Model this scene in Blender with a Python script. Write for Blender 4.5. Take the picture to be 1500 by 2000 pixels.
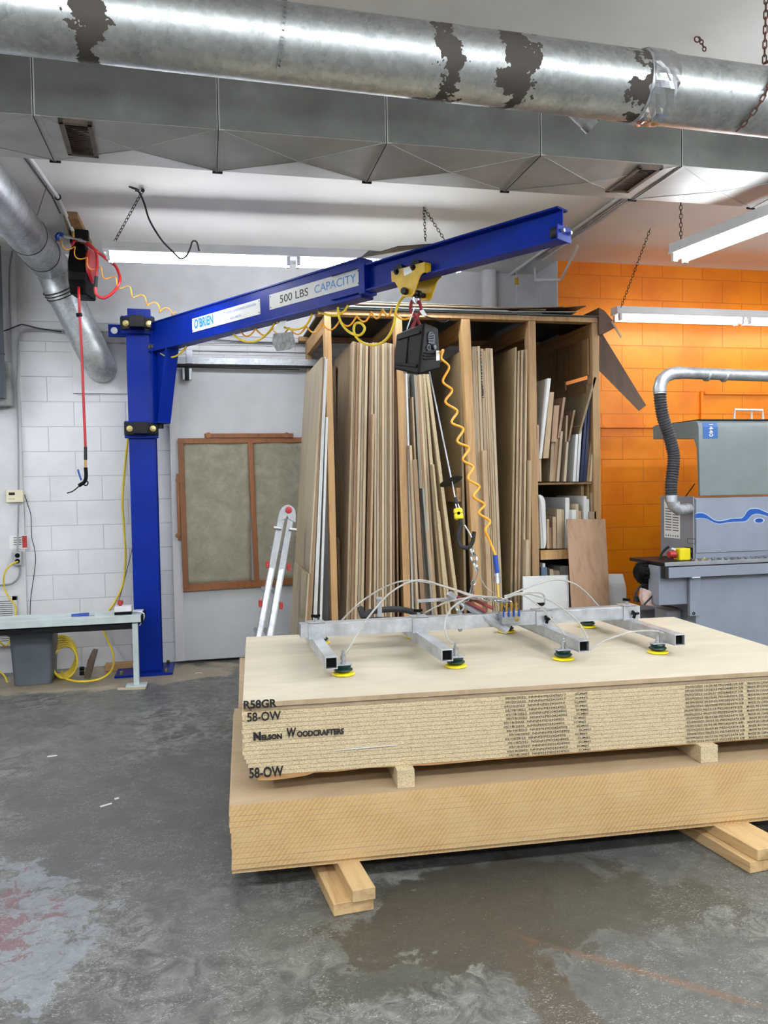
import bpy, bmesh, math, random
from mathutils import Vector as V, Matrix
random.seed(7)
for o in list(bpy.data.objects): bpy.data.objects.remove(o)
S = bpy.context.scene; C = S.collection
PI = math.pi
# ------------------------------------------------------------------ camera
F = 1550.0; EYE = V((0, 0, 1.47))
_p, _r, _y = math.radians(1.92), math.radians(-1.0), math.radians(12.55)
FW = V((math.sin(_y)*math.cos(_p), math.cos(_y)*math.cos(_p), -math.sin(_p)))
_rt = V((math.cos(_y), -math.sin(_y), 0)); _up = _rt.cross(FW)
RT = _rt*math.cos(_r) + _up*math.sin(_r); UP = -_rt*math.sin(_r) + _up*math.cos(_r)
cam = bpy.data.cameras.new('camera'); co = bpy.data.objects.new('camera', cam); C.objects.link(co)
cam.sensor_fit = 'VERTICAL'; cam.sensor_height = 36; cam.lens = F/2000*36; cam.clip_start = .05; cam.clip_end = 60
m = Matrix((RT, UP, -FW)).transposed().to_4x4(); m.translation = EYE; co.matrix_world = m
S.camera = co
# ------------------------------------------------------------------ world and exposure
W = bpy.data.worlds.new('world'); S.world = W; W.use_nodes = True
W.node_tree.nodes['Background'].inputs[0].default_value = (.9, .95, 1, 1)
W.node_tree.nodes['Background'].inputs[1].default_value = .3
S.view_settings.view_transform = 'Standard'; S.view_settings.look = 'None'
S.view_settings.exposure = 0.68; S.view_settings.gamma = 1
TUBE = 58.0          # strength of every fluorescent tube
S.cycles.max_bounces = 8; S.cycles.diffuse_bounces = 5; S.cycles.glossy_bounces = 4
S.cycles.sample_clamp_indirect = 6; S.cycles.use_denoising = True
S.cycles.caustics_reflective = False; S.cycles.caustics_refractive = False

# ------------------------------------------------------------------ pixel to place
def ray(px, py): return RT*((px-750)/F) - UP*((py-1000)/F) + FW
def at(px, py, Y=None, Z=None, X=None, D=None):
    d = ray(px, py)
    if Y is not None: k = Y/d.y
    elif Z is not None: k = (Z-EYE.z)/d.z
    elif X is not None: k = X/d.x
    else: k = D
    return EYE + d*k
def hit(px, py, p0, n):
    d = ray(px, py); return EYE + d*((V(p0)-EYE).dot(n)/d.dot(n))

# ------------------------------------------------------------------ mesh collector
class G:
    def __init__(s): s.v = []; s.f = []
    def add(s, vs, fs):
        k = len(s.v); s.v += [V(v) for v in vs]; s.f += [tuple(i+k for i in f) for f in fs]; return s
    def hexa(s, p):          # bottom 4 ccw, top 4 ccw
        return s.add(p, [(3,2,1,0),(4,5,6,7),(0,1,5,4),(1,2,6,5),(2,3,7,6),(3,0,4,7)])
    def box(s, x0, x1, y0, y1, z0, z1):
        return s.hexa([(x0,y0,z0),(x1,y0,z0),(x1,y1,z0),(x0,y1,z0),(x0,y0,z1),(x1,y0,z1),(x1,y1,z1),(x0,y1,z1)])
    def obox(s, o, a, b, c):  # corner o, edges a b c
        o, a, b, c = V(o), V(a), V(b), V(c)
        return s.hexa([o, o+a, o+a+b, o+b, o+c, o+a+c, o+a+b+c, o+b+c])
    def bar(s, p, q, w, h, side=None):   # rectangular bar from p to q, w sideways, h the other way
        p, q = V(p), V(q); d = (q-p).normalized()
        sd = V(side) if side is not None else d.cross(V((0,0,1)))
        if sd.length < 1e-4: sd = V((1,0,0))
        sd = (sd - d*sd.dot(d)).normalized(); u = sd.cross(d)
        return s.obox(p-sd*w/2-u*h/2, sd*w, u*h, q-p)
    def prism(s, pts, vec):
        pts = [V(p) for p in pts]; vec = V(vec); n = len(pts)
        fs = [tuple(range(n-1,-1,-1)), tuple(range(n, 2*n))] + [(i, (i+1)%n, (i+1)%n+n, i+n) for i in range(n)]
        return s.add(pts+[p+vec for p in pts], fs)
    def rings(s, rings, caps=True, closed=False):
        n = len(rings[0]); k = len(s.v); s.v += [V(p) for r in rings for p in r]; m_ = len(rings)
        for i in range(m_ if closed else m_-1):
            for j in range(n):
                a, b = k+i*n, k+((i+1)%m_)*n
                s.f.append((a+j, a+(j+1)%n, b+(j+1)%n, b+j))
        if caps and not closed: s.f.append(tuple(range(k+n-1, k-1, -1))); s.f.append(tuple(range(k+(m_-1)*n, k+m_*n)))
        return s
    def tube(s, path, r, n=10, caps=True, closed=False, rs=None):
        path = [V(p) for p in path]; up = None; rr = []
        for i, p in enumerate(path):
            a = path[i-1] if (i or closed) else p; b = path[(i+1) % len(path)] if (i < len(path)-1 or closed) else p
            t = (b-a).normalized()
            if up is None: up = t.orthogonal().normalized()
            up = (up - t*up.dot(t)).normalized(); w = t.cross(up); R_ = rs[i] if rs else r
            rr.append([p + (up*math.cos(2*PI*j/n) + w*math.sin(2*PI*j/n))*R_ for j in range(n)])
        return s.rings(rr, caps, closed)
    def cyl(s, p, q, r, n=20, r2=None): return s.tube([p, q], r, n, rs=[r, r if r2 is None else r2])
    def lathe(s, base, axis, prof, n=24):   # prof: (radius, height)
        base, axis = V(base), V(axis).normalized(); u = axis.orthogonal().normalized(); w = axis.cross(u)
        return s.rings([[base+axis*h+(u*math.cos(2*PI*j/n)+w*math.sin(2*PI*j/n))*max(r,1e-4) for j in range(n)] for r, h in prof])
    def torus(s, c, nrm, R_, r, n=20, k=8):
        c, nrm = V(c), V(nrm).normalized(); u = nrm.orthogonal().normalized(); w = nrm.cross(u)
        return s.tube([c+(u*math.cos(2*PI*j/n)+w*math.sin(2*PI*j/n))*R_ for j in range(n)], r, k, closed=True)
    def chain(s, p, q, L=.03, w=.008, r=.0022, sag=0, off=0):
        p, q = V(p), V(q); n = max(1, int((q-p).length/(L*.78)))
        pts = [p.lerp(q, i/n) - V((0,0,sag*4*(i/n)*(1-i/n))) for i in range(n+1)]
        for i in range(n): s.link(pts[i], pts[i+1], L/ (L*.78) , w, r, (i+off) % 2)
        return s
    def link(s, a, b, ext, w, r, k):
        c = (a+b)/2; t = (b-a).normalized(); h = (b-a).length*ext/2
        u = t.orthogonal().normalized(); u = u if k == 0 else t.cross(u)
        return s.tube([c+t*(h-w)+u*w, c+t*h*.98+u*w*.3, c+t*h*.98-u*w*.3, c+t*(h-w)-u*w, c-t*(h-w)-u*w, c-t*h*.98-u*w*.3, c-t*h*.98+u*w*.3, c-t*(h-w)+u*w], r, 5, closed=True)
    def out(s, name, mat, parent=None, bevel=0, flat=False, kind=None, seg=2):
        org = V((0,0,0))
        if parent is not None:
            q = parent
            while q: org += q.location; q = q.parent
            off = V((0,0,0))
        if parent is None:
            xs = [v.x for v in s.v]; ys = [v.y for v in s.v]; zs = [v.z for v in s.v]
            off = V(((min(xs)+max(xs))/2, (min(ys)+max(ys))/2, min(zs)))
        me = bpy.data.meshes.new(name); me.from_pydata([v-org-off for v in s.v], [], s.f)
        bm = bmesh.new(); bm.from_mesh(me); bmesh.ops.recalc_face_normals(bm, faces=bm.faces); bm.to_mesh(me); bm.free()
        if not flat:
            me.shade_smooth(); me.set_sharp_from_angle(angle=math.radians(38))
        me.materials.append(mat)
        o = bpy.data.objects.new(name, me); C.objects.link(o); o.location = off
        if parent is not None: o.parent = parent
        if bevel:
            b = o.modifiers.new('bevel', 'BEVEL'); b.width = bevel; b.segments = seg; b.limit_method = 'ANGLE'; b.harden_normals = True
        if kind: o['kind'] = kind
        return o
def spline(pts, n=8, closed=False):
    pts = [V(p) for p in pts]; out = []; m_ = len(pts)
    g = (lambda i: pts[i % m_]) if closed else (lambda i: pts[max(0, min(m_-1, i))])
    for i in range(m_ if closed else m_-1):
        a, b, c, d = g(i-1), g(i), g(i+1), g(i+2)
        for j in range(n):
            t = j/n
            out.append(.5*((2*b)+(c-a)*t+(2*a-5*b+4*c-d)*t*t+(3*b-a-3*c+d)*t**3))
    if not closed: out.append(pts[-1])
    return out
def tag(o, label, cat, group=None):
    o['label'] = label; o['category'] = cat
    if group: o['group'] = group
    return o
def thing(name, loc, label, cat, group=None):
    o = bpy.data.objects.new(name, None); C.objects.link(o); o.location = V(loc); o.empty_display_size = .1
    return tag(o, label, cat, group)
def text(s, org, xd, yd, w, h, mat, name, parent, bold=0, label=None, shear=0, ext=.0004):
    cu = bpy.data.curves.new('t', 'FONT'); cu.body = s; cu.extrude = 0; cu.offset = bold; cu.shear = shear; cu.resolution_u = 3
    o = bpy.data.objects.new('t', cu); C.objects.link(o); bpy.context.view_layer.update()
    me = bpy.data.meshes.new_from_object(o.evaluated_get(bpy.context.evaluated_depsgraph_get()))
    bpy.data.objects.remove(o)
    xs = [v.co.x for v in me.vertices]; ys = [v.co.y for v in me.vertices]
    x0, x1, y0, y1 = min(xs), max(xs), min(ys), max(ys)
    xd, yd, org = V(xd).normalized(), V(yd).normalized(), V(org)
    g = G(); g.v = [org+xd*((v.co.x-x0)/(x1-x0)*w)+yd*((v.co.y-y0)/(y1-y0)*h) for v in me.vertices]
    g.f = [tuple(p.vertices) for p in me.polygons]; bpy.data.meshes.remove(me)
    o = g.out(name, mat, parent, flat=True)
    if label: o['label'] = label
    return o

# ------------------------------------------------------------------ materials
def lin(c): return tuple(((x/255)/12.92 if x/255 <= .04045 else ((x/255+.055)/1.055)**2.4) for x in c) + (1,)
class N:
    def __init__(s, name, rough=.6, metal=0, spec=None):
        s.m = bpy.data.materials.new(name); s.m.use_nodes = True; s.t = s.m.node_tree; s.b = s.t.nodes['Principled BSDF']
        s.b.inputs['Roughness'].default_value = rough; s.b.inputs['Metallic'].default_value = metal
        if spec is not None: s.b.inputs['Specular IOR Level'].default_value = spec
    def n(s, typ, **kw):
        x = s.t.nodes.new('ShaderNode'+typ)
        for k, v in kw.items():
            if k in x.inputs.keys() if not isinstance(k, int) else True:
                inp = x.inputs[k]
                if isinstance(v, bpy.types.NodeSocket): s.t.links.new(v, inp)
                else: inp.default_value = v
            else: setattr(x, k, v)
        return x
    def co(s, kind='Object', scale=(1,1,1), loc=(0,0,0), rot=(0,0,0)):
        tc = s.t.nodes.new('ShaderNodeTexCoord'); mp = s.t.nodes.new('ShaderNodeMapping')
        if kind == 'World':
            ge = s.t.nodes.new('ShaderNodeNewGeometry'); s.t.links.new(ge.outputs['Position'], mp.inputs[0])
        else: s.t.links.new(tc.outputs[kind], mp.inputs[0])
        mp.inputs['Scale'].default_value = scale; mp.inputs['Location'].default_value = loc; mp.inputs['Rotation'].default_value = rot
        return mp.outputs[0]
    def noise(s, vec, scale, detail=4, rough=.6, dist=0):
        x = s.t.nodes.new('ShaderNodeTexNoise'); s.t.links.new(vec, x.inputs['Vector'])
        x.inputs['Scale'].default_value = scale; x.inputs['Detail'].default_value = detail
        x.inputs['Roughness'].default_value = rough; x.inputs['Distortion'].default_value = dist; return x.outputs['Fac']
    def ramp(s, fac, stops):
        x = s.t.nodes.new('ShaderNodeValToRGB'); s.t.links.new(fac, x.inputs[0]); e = x.color_ramp.elements
        while len(e) < len(stops): e.new(.5)
        for i, (p, c) in enumerate(stops):
            e[i].position = p; e[i].color = c if len(c) == 4 else lin(c)
        return x.outputs[0]
    def fac(s, fac, lo, hi):
        return s.ramp(fac, [(lo, (0,0,0,1)), (hi, (1,1,1,1))])
    def mix(s, f, a, b, typ='MIX'):
        x = s.t.nodes.new('ShaderNodeMix'); x.data_type = 'RGBA'; x.blend_type = typ; x.clamp_factor = True
        for sock, v in ((x.inputs['Factor'], f), (x.inputs[6], a), (x.inputs[7], b)):
            if isinstance(v, bpy.types.NodeSocket): s.t.links.new(v, sock)
            else: sock.default_value = v
        return x.outputs[2]
    def math(s, op, a, b=0, c=0):
        x = s.t.nodes.new('ShaderNodeMath'); x.operation = op
        for i, v in enumerate((a, b, c)):
            if isinstance(v, bpy.types.NodeSocket): s.t.links.new(v, x.inputs[i])
            else: x.inputs[i].default_value = v
        return x.outputs[0]
    def color(s, c):
        if isinstance(c, bpy.types.NodeSocket): s.t.links.new(c, s.b.inputs['Base Color'])
        else: s.b.inputs['Base Color'].default_value = c if len(c) == 4 else lin(c)
        return s
    def rough(s, c): s.t.links.new(c, s.b.inputs['Roughness']); return s
    def bump(s, h, strength=.3, dist=.01):
        x = s.t.nodes.new('ShaderNodeBump'); s.t.links.new(h, x.inputs['Height'])
        x.inputs['Strength'].default_value = strength; x.inputs['Distance'].default_value = dist
        s.t.links.new(x.outputs[0], s.b.inputs['Normal']); return s
def paint(name, c, rough=.5, var=.08, scale=6, metal=0, bump=.05, spec=None):
    n = N(name, rough, metal, spec); f = n.noise(n.co('Object'), scale, 5)
    a = tuple(max(0, x*(1-var)) for x in c); b = tuple(min(255, x*(1+var*.6)) for x in c)
    n.color(n.ramp(f, [(.3, a), (.7, b)]))
    if bump: n.bump(n.noise(n.co('Object'), scale*12, 3), bump, .003)
    return n.m
def wood(name, c, c2, axis='Z', rough=.6, ring=10, knots=False):
    n = N(name, rough); sc = {'X': (.6, ring, ring), 'Y': (ring, .6, ring), 'Z': (ring, ring, .6)}[axis]
    ti = n.t.nodes.new('ShaderNodeObjectInfo'); v = n.co('Object', sc)
    add = n.t.nodes.new('ShaderNodeVectorMath'); add.operation = 'ADD'; n.t.links.new(v, add.inputs[0])
    sclr = n.t.nodes.new('ShaderNodeVectorMath'); sclr.operation = 'SCALE'; sclr.inputs[0].default_value = (7, 13, 17)
    n.t.links.new(ti.outputs['Random'], sclr.inputs['Scale']); n.t.links.new(sclr.outputs[0], add.inputs[1])
    f = n.noise(add.outputs[0], 3, 6, .65, .6)
    col = n.ramp(f, [(.3, c2), (.5, c), (.7, tuple(min(255, x*1.06) for x in c))])
    tint = n.ramp(ti.outputs['Random'], [(0, (215,215,215)), (1, (255,250,240))])
    n.color(n.mix(1, col, tint, 'MULTIPLY')); n.bump(f, .15, .003); return n.m
def metal(name, c, rough=.35, var=.12, scale=9):
    n = N(name, rough, 1); f = n.noise(n.co('Object'), scale, 6, .7)
    n.color(n.ramp(f, [(.3, tuple(x*(1-var) for x in c)), (.7, c)]))
    n.rough(n.ramp(f, [(.3, (rough*.8,)*3+(1,)), (.7, (min(1, rough*1.4),)*3+(1,))])); return n.m
def plain(name, c, rough=.5, metal=0, emit=0, spec=None):
    n = N(name, rough, metal, spec); n.color(c)
    if emit: n.b.inputs['Emission Color'].default_value = lin(c); n.b.inputs['Emission Strength'].default_value = emit
    return n.m
def block(name, c, mortar, ox, oz, streak, rough=.45):
    n = N(name, rough); tc = n.t.nodes.new('ShaderNodeNewGeometry'); sp = n.t.nodes.new('ShaderNodeSeparateXYZ')
    n.t.links.new(tc.outputs['Position'], sp.inputs[0]); cb = n.t.nodes.new('ShaderNodeCombineXYZ')
    n.t.links.new(n.math('SUBTRACT', sp.outputs[0], ox), cb.inputs[0]); n.t.links.new(n.math('SUBTRACT', sp.outputs[2], oz), cb.inputs[1])
    br = n.t.nodes.new('ShaderNodeTexBrick'); n.t.links.new(cb.outputs[0], br.inputs['Vector'])
    br.inputs['Scale'].default_value = 1; br.inputs['Mortar Size'].default_value = .0038; br.inputs['Mortar Smooth'].default_value = .4
    br.inputs['Brick Width'].default_value = .4064; br.inputs['Row Height'].default_value = .2032
    br.inputs['Color1'].default_value = lin(c); br.inputs['Color2'].default_value = lin(tuple(x*.985 for x in c)); br.inputs['Mortar'].default_value = lin(mortar)
    w = n.co('World'); f = n.noise(w, 2.2, 6, .6)
    n.color(n.mix(n.fac(f, .45, .8), br.outputs['Color'], lin(streak)))
    fine = n.noise(w, 60, 4)
    h = n.math('SUBTRACT', n.math('MULTIPLY', fine, .25), n.math('MULTIPLY', br.outputs['Fac'], 1.5))
    n.bump(h, .55, .006); return n.m

M = {}
M['wall'] = block('white_block', (228,228,231), (190,191,194), -1.051, .169, (206,206,206))
M['orange'] = block('orange_block', (252,148,4), (212,108,2), 3.842, .0385, (226,114,14), .42)
M['plaster'] = paint('white_plaster', (214,214,216), .6, .06, 3, bump=.15)
M['ceil'] = paint('ceiling_paint', (230,227,222), .8, .03, 1.5)
M['white'] = paint('white_enamel', (225,226,228), .35, .04)
M['tube'] = plain('fluorescent_tube', (243,249,255), .3, 0, TUBE)
M['tube2'] = plain('low_output_fluorescent_tube', (243,249,255), .3, 0, TUBE*.13)  # output turned far down so the orange wall beside it does not clip
M['tube4'] = plain('right_fluorescent_tube', (243,249,255), .3, 0, TUBE*.62)
M['tube3'] = plain('dimmed_fluorescent_tube', (243,249,255), .3, 0, TUBE*.52)  # output turned down so the nearby wall and ceiling stay below white
M['blue'] = paint('blue_enamel', (0,34,132), .38, .1, 3, bump=.03, spec=.15)
M['blackm'] = paint('black_steel', (12,12,14), .5, .2, spec=.25)
M['black'] = paint('black_plastic', (6,6,8), .5, .15, 8, spec=.12)
M['rubber'] = paint('black_rubber', (26,26,28), .65, .15)
M['bolt'] = metal('zinc_bolt', (190,176,120), .35)
M['zinc'] = metal('zinc', (196,200,204), .32)
M['chrome'] = metal('bright_chain', (215,218,222), .2)
M['darkchain'] = metal('dark_chain', (72,68,64), .55)
M['rust'] = paint('rusty_chain', (84,50,36), .8, .3, 40)
M['alu'] = paint('brushed_aluminium', (196,199,203), .36, .14, 14, metal=.6)
M['alud'] = paint('dull_aluminium', (150,152,154), .45, .1, 14, metal=.5)
M['yellow'] = paint('yellow_enamel', (200,160,14), .4, .12, 10)
M['yplas'] = paint('yellow_plastic', (236,214,20), .45, .06)
M['ycord'] = paint('yellow_cord', (226,196,40), .5, .08)
M['ohose'] = paint('amber_hose', (240,164,38), .35, .06)
M['cond'] = paint('grey_conduit_paint', (150,152,156), .5, .06)
M['dred'] = paint('dull_red_rubber', (132,52,54), .5, .1)
M['red'] = paint('red_hose', (176,28,34), .4, .08)
M['redp'] = paint('red_plastic', (168,46,44), .45, .05)
M['bluep'] = paint('blue_plastic', (24,62,150), .4, .05)
M['grey'] = paint('grey_plastic', (92,99,108), .5, .06)
M['brass'] = metal('brass', (196,160,84), .35)
M['cup'] = paint('dark_green_rubber', (14,44,38), .35, .15)
M['mach'] = paint('machine_lavender_grey', (132,138,150), .42, .04)
M['mach2'] = paint('machine_side_grey', (126,126,134), .42, .04)
M['hood'] = paint('machine_hood_grey', (110,118,118), .4, .04)
M['beige'] = paint('beige_plastic', (226,216,186), .5, .04)
M['paper'] = plain('white_label', (226,226,222), .5)
M['ink'] = plain('black_ink', (18,16,16), .7)
M['inkg'] = plain('grey_print_ink', (62,58,54), .8)
M['bprint'] = plain('light_blue_print', (20,124,196), .5)
M['bprint2'] = plain('faded_blue_print', (120,140,190), .5)
M['plate'] = paint('aged_white_plate', (214,214,208), .4, .06, 4)
M['brownf'] = wood('brown_frame_paint', (142,88,44), (120,70,34), 'Z', .5)
M['pine'] = wood('pine_lumber', (202,164,116), (172,130,84), 'Z')
M['piney'] = wood('pine_lumber_deep', (190,150,100), (150,110,66), 'Y')
M['lum'] = wood('dunnage_lumber', (216,184,136), (180,142,98), 'Y', .7, 6)
M['mdfe'] = wood('mdf_tan', (188,166,136), (168,146,116), 'Z', .6, 3)
M['mdfl'] = wood('light_mdf', (204,188,160), (188,170,140), 'Z', .6, 3)
M['mdfb'] = wood('brown_board', (156,128,102), (132,104,80), 'Z', .6, 3)
M['mdfw'] = paint('white_melamine', (222,224,222), .4, .03)
M['mdfg'] = paint('grey_laminate', (150,150,140), .4, .05)
M['mdfd'] = wood('dark_tan_face', (150,132,100), (136,118,88), 'Z', .5, 2)
M['navy'] = paint('navy_laminate', (30,40,74), .4, .05)
M['ply'] = wood('rose_plywood', (190,156,128), (166,128,104), 'Z', .5, 5)
M['plyd'] = wood('old_plywood', (150,118,76), (110,82,50), 'Z', .7, 6)
M['hard'] = wood('dark_hardboard', (96,72,52), (76,56,40), 'Z', .6, 3)
M['darksh'] = paint('dark_green_sheet', (30,40,38), .35, .15)
M['foil'] = metal('foil_tape', (222,224,228), .18, .1, 30)
M['hoseb'] = paint('black_hose', (54,55,58), .35, .1)
M['mdftop'] = wood('cream_mdf_face', (214,205,186), (208,199,178), 'X', .55, 2)
M['lowface'] = wood('tan_mdf_face', (200,176,142), (190,166,132), 'X', .55, 2)
M['clearh'] = N('clear_tubing', .12).m
_b = M['clearh'].node_tree.nodes['Principled BSDF']; _b.inputs['Base Color'].default_value = lin((238,236,228)); _b.inputs['Transmission Weight'].default_value = .55; _b.inputs['IOR'].default_value = 1.3
# chipboard edge
n = N('chipboard_edge', .85); v = n.co('World'); a = n.noise(v, 380, 2, .6); vv = n.co('World', (1,1,2.2)); vo = n.t.nodes.new('ShaderNodeTexVoronoi'); n.t.links.new(vv, vo.inputs['Vector']); vo.inputs['Scale'].default_value = 330
sep = n.t.nodes.new('ShaderNodeSeparateColor'); n.t.links.new(vo.outputs['Color'], sep.inputs[0])
base = n.ramp(sep.outputs[0], [(0, (142,118,82)), (.14, (184,164,126)), (.5, (206,188,150)), (.85, (220,204,170))])
n.color(n.mix(n.fac(a, .62, .7), base, lin((104,82,54)))); n.bump(a, .4, .002); M['chip'] = n.m
# mdf edge with slanted saw marks
n = N('mdf_sawn_edge', .7); wv = n.t.nodes.new('ShaderNodeTexWave'); n.t.links.new(n.co('World', (1,1,1), (0,0,0), (0, math.radians(-38), 0)), wv.inputs['Vector']); wv.inputs['Scale'].default_value = 22; wv.inputs['Distortion'].default_value = 1.5; wv.inputs['Detail'].default_value = 1
f = n.noise(n.co('World'), 5, 4)
n.color(n.mix(n.fac(f, .4, .75), n.ramp(wv.outputs['Fac'], [(.2, (184,148,98)), (.8, (200,166,116))]), lin((206,176,128)))); M['sawn'] = n.m
# galvanised duct with spangle
def galv(name, sealed=(), c=(206,210,208), seams=()):
    n = N(name, .42, .7); v = n.co('Object'); f = n.noise(v, 7, 8, .75); vo = n.t.nodes.new('ShaderNodeTexVoronoi'); n.t.links.new(v, vo.inputs['Vector']); vo.inputs['Scale'].default_value = 60
    sp = n.t.nodes.new('ShaderNodeSeparateColor'); n.t.links.new(vo.outputs['Color'], sp.inputs[0])
    col = n.ramp(f, [(.3, tuple(x*.72 for x in c)), (.5, tuple(x*.92 for x in c)), (.7, c)])
    col = n.mix(.18, col, n.ramp(sp.outputs[0], [(0, (110,114,114)), (1, (230,234,234))]))
    rg = n.ramp(f, [(.3, (.55,.55,.55,1)), (.7, (.34,.34,.34,1))])
    if sealed:
        px = n.t.nodes.new('ShaderNodeSeparateXYZ'); n.t.links.new(v, px.inputs[0]); mk = None
        wob = n.math('MULTIPLY', n.math('SUBTRACT', n.noise(v, 9, 4, .7), .5), .34)
        x = n.math('ADD', px.outputs[0], wob)
        for c0, w0 in sealed:
            k = n.fac(n.math('ABSOLUTE', n.math('SUBTRACT', x, c0)), w0+.006, w0); 
            r_ = n.math('LESS_THAN', n.math('ABSOLUTE', n.math('SUBTRACT', x, c0)), w0)
            mk = r_ if mk is None else n.math('MAXIMUM', mk, r_)
        dirt = n.math('GREATER_THAN', n.noise(v, 16, 5, .8), .68)
        mk2 = n.math('MAXIMUM', n.math('MULTIPLY', dirt, .55), mk)
        col = n.mix(mk2, col, lin((72,66,60))); rg = n.mix(mk2, rg, (.75,.75,.75,1))
        n.t.links.new(n.math('SUBTRACT', 1, n.math('MULTIPLY', mk2, .8)), n.b.inputs['Metallic'])
    n.color(col); n.rough(rg); n.bump(n.noise(v, 3.5, 3), .12, .03); return n.m
M['galv'] = galv('galvanised_steel'); M['galvs'] = galv('galvanised_steel_smooth', c=(196,200,204))
n = N('dark_duct_sheet', .5, .6); f = n.noise(n.co('World'), 3.5, 6, .65); n.color(n.ramp(f, [(.3, (88,89,84)), (.6, (106,108,102)), (.8, (124,126,120))])); M['ductg'] = n.m  # darker sheet tone, used on the front face of the rectangular duct
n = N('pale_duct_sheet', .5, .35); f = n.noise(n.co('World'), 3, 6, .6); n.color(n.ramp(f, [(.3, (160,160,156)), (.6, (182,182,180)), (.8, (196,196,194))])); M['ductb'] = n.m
n = N('filter_cloth', .95); f = n.noise(n.co('Object'), 9, 8, .7, .4); n.color(n.ramp(f, [(.3, (134,128,110)), (.55, (156,149,130)), (.75, (174,165,144))])); n.bump(n.noise(n.co('Object'), 5, 4), .5, .02); M['cloth'] = n.m
# floor
n = N('worn_grey_floor', .5, 0, .5); w = n.co('World')
big = n.noise(w, 1.1, 6, .6, .4); mid = n.noise(w, 5, 8, .72, .8); fine = n.noise(w, 34, 5, .7); fine2 = n.noise(n.co('World', (1,2.2,1), rot=(0,0,.5)), 60, 3, .6, 2)
def blob(cx, cy, rx, ry, rot=0, soft=.25, wob=.5, sc=2.3):
    mp = n.co('World'); sv = n.t.nodes.new('ShaderNodeVectorMath'); sv.operation = 'SUBTRACT'; n.t.links.new(mp, sv.inputs[0]); sv.inputs[1].default_value = (cx, cy, 0)
    ro = n.t.nodes.new('ShaderNodeVectorRotate'); ro.rotation_type = 'Z_AXIS'; n.t.links.new(sv.outputs[0], ro.inputs['Vector']); ro.inputs['Angle'].default_value = rot
    ml = n.t.nodes.new('ShaderNodeVectorMath'); ml.operation = 'MULTIPLY'; n.t.links.new(ro.outputs[0], ml.inputs[0]); ml.inputs[1].default_value = (1/rx, 1/ry, 0)
    ln = n.t.nodes.new('ShaderNodeVectorMath'); ln.operation = 'LENGTH'; n.t.links.new(ml.outputs[0], ln.inputs[0])
    d = n.math('ADD', ln.outputs['Value'], n.math('MULTIPLY', n.math('SUBTRACT', n.noise(w, sc, 7, .7, .5), .5), wob*2.4))
    mr = n.t.nodes.new('ShaderNodeMapRange'); n.t.links.new(d, mr.inputs[0]); mr.inputs[1].default_value = 1+soft; mr.inputs[2].default_value = 1-soft; return mr.outputs[0]
mid2 = n.noise(w, 11, 9, .75, 1.2)
col = n.ramp(mid2, [(.34, (58,58,54)), (.46, (76,76,71)), (.52, (104,104,98)), (.64, (134,134,127))])
col = n.mix(n.fac(big, .42, .58), col, n.ramp(mid2, [(.35, (76,76,72)), (.6, (94,94,89))]))
col = n.mix(blob(-.05, 3.9, 1.0, .7, .2, .12, .8, 3), col, lin((83,83,79)))
col = n.mix(blob(-.25, 3.3, .45, .28, 0, .06, .9, 4), col, lin((82,82,78)))
pale = n.ramp(mid2, [(.36, (84,86,86)), (.44, (116,119,122)), (.6, (132,136,141))])
col = n.mix(blob(-.85, 2.75, .42, .5, 0, .03, 1.5, 5), col, pale)
col = n.mix(n.math('MULTIPLY', blob(-.9, 2.8, .26, .3, .2, .03, 2.4, 12), .75), col, lin((108,70,70)))
col = n.mix(blob(.95, 2.57, .52, .30, -.2, .03, 1.15, 4.2), col, lin((70,66,57)))
col = n.mix(blob(1.45, 2.45, .3, .16, 0, .03, 1.4, 6), col, lin((72,70,62)))
col = n.mix(blob(.93, 2.05, .08, .36, 0, .03, 1.2, 6), col, lin((76,68,56)))
col = n.mix(blob(.45, 2.25, .2, .06, -.1, .03, 1.4, 8), col, lin((76,76,70)))
col = n.mix(n.math('MULTIPLY', blob(1.25, 2.1, .34, .014, .75, .5, .9, 9), .55), col, lin((122,86,54)))
col = n.mix(blob(-.85, 6.5, 1.1, .38, 0, .1, .8, 4), col, lin((160,146,122)))
col = n.mix(n.math('MULTIPLY', blob(-.25, 2.05, .22, .12, 0, .04, 1.2, 8), .6), col, lin((150,136,118)))
out_ = n.math('SUBTRACT', 1, blob(.95, 2.55, .62, .36, -.25, .04, .8, 3.4))
spk = n.math('MULTIPLY', n.math('GREATER_THAN', fine2, .6), n.fac(n.noise(w, 4, 6, .7), .45, .52))
col = n.mix(n.math('MULTIPLY', n.math('MULTIPLY', spk, out_), .7), col, lin((166,167,160)))
col = n.mix(n.math('MULTIPLY', n.math('GREATER_THAN', fine, .66), .5), col, lin((62,64,63)))
fs = n.noise(n.co('World', (1,2.5,1), rot=(0,0,-.7)), 90, 2, .5, 1.5)
col = n.mix(n.math('MULTIPLY', n.math('GREATER_THAN', fs, .72), .7), col, lin((196,196,190)))
n.color(col); n.rough(n.ramp(mid, [(.35, (.28,.28,.28,1)), (.65, (.5,.5,.5,1))])); n.bump(n.math('ADD', mid2, n.math('MULTIPLY', fine, .4)), .35, .01); M['floor'] = n.m

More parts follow.
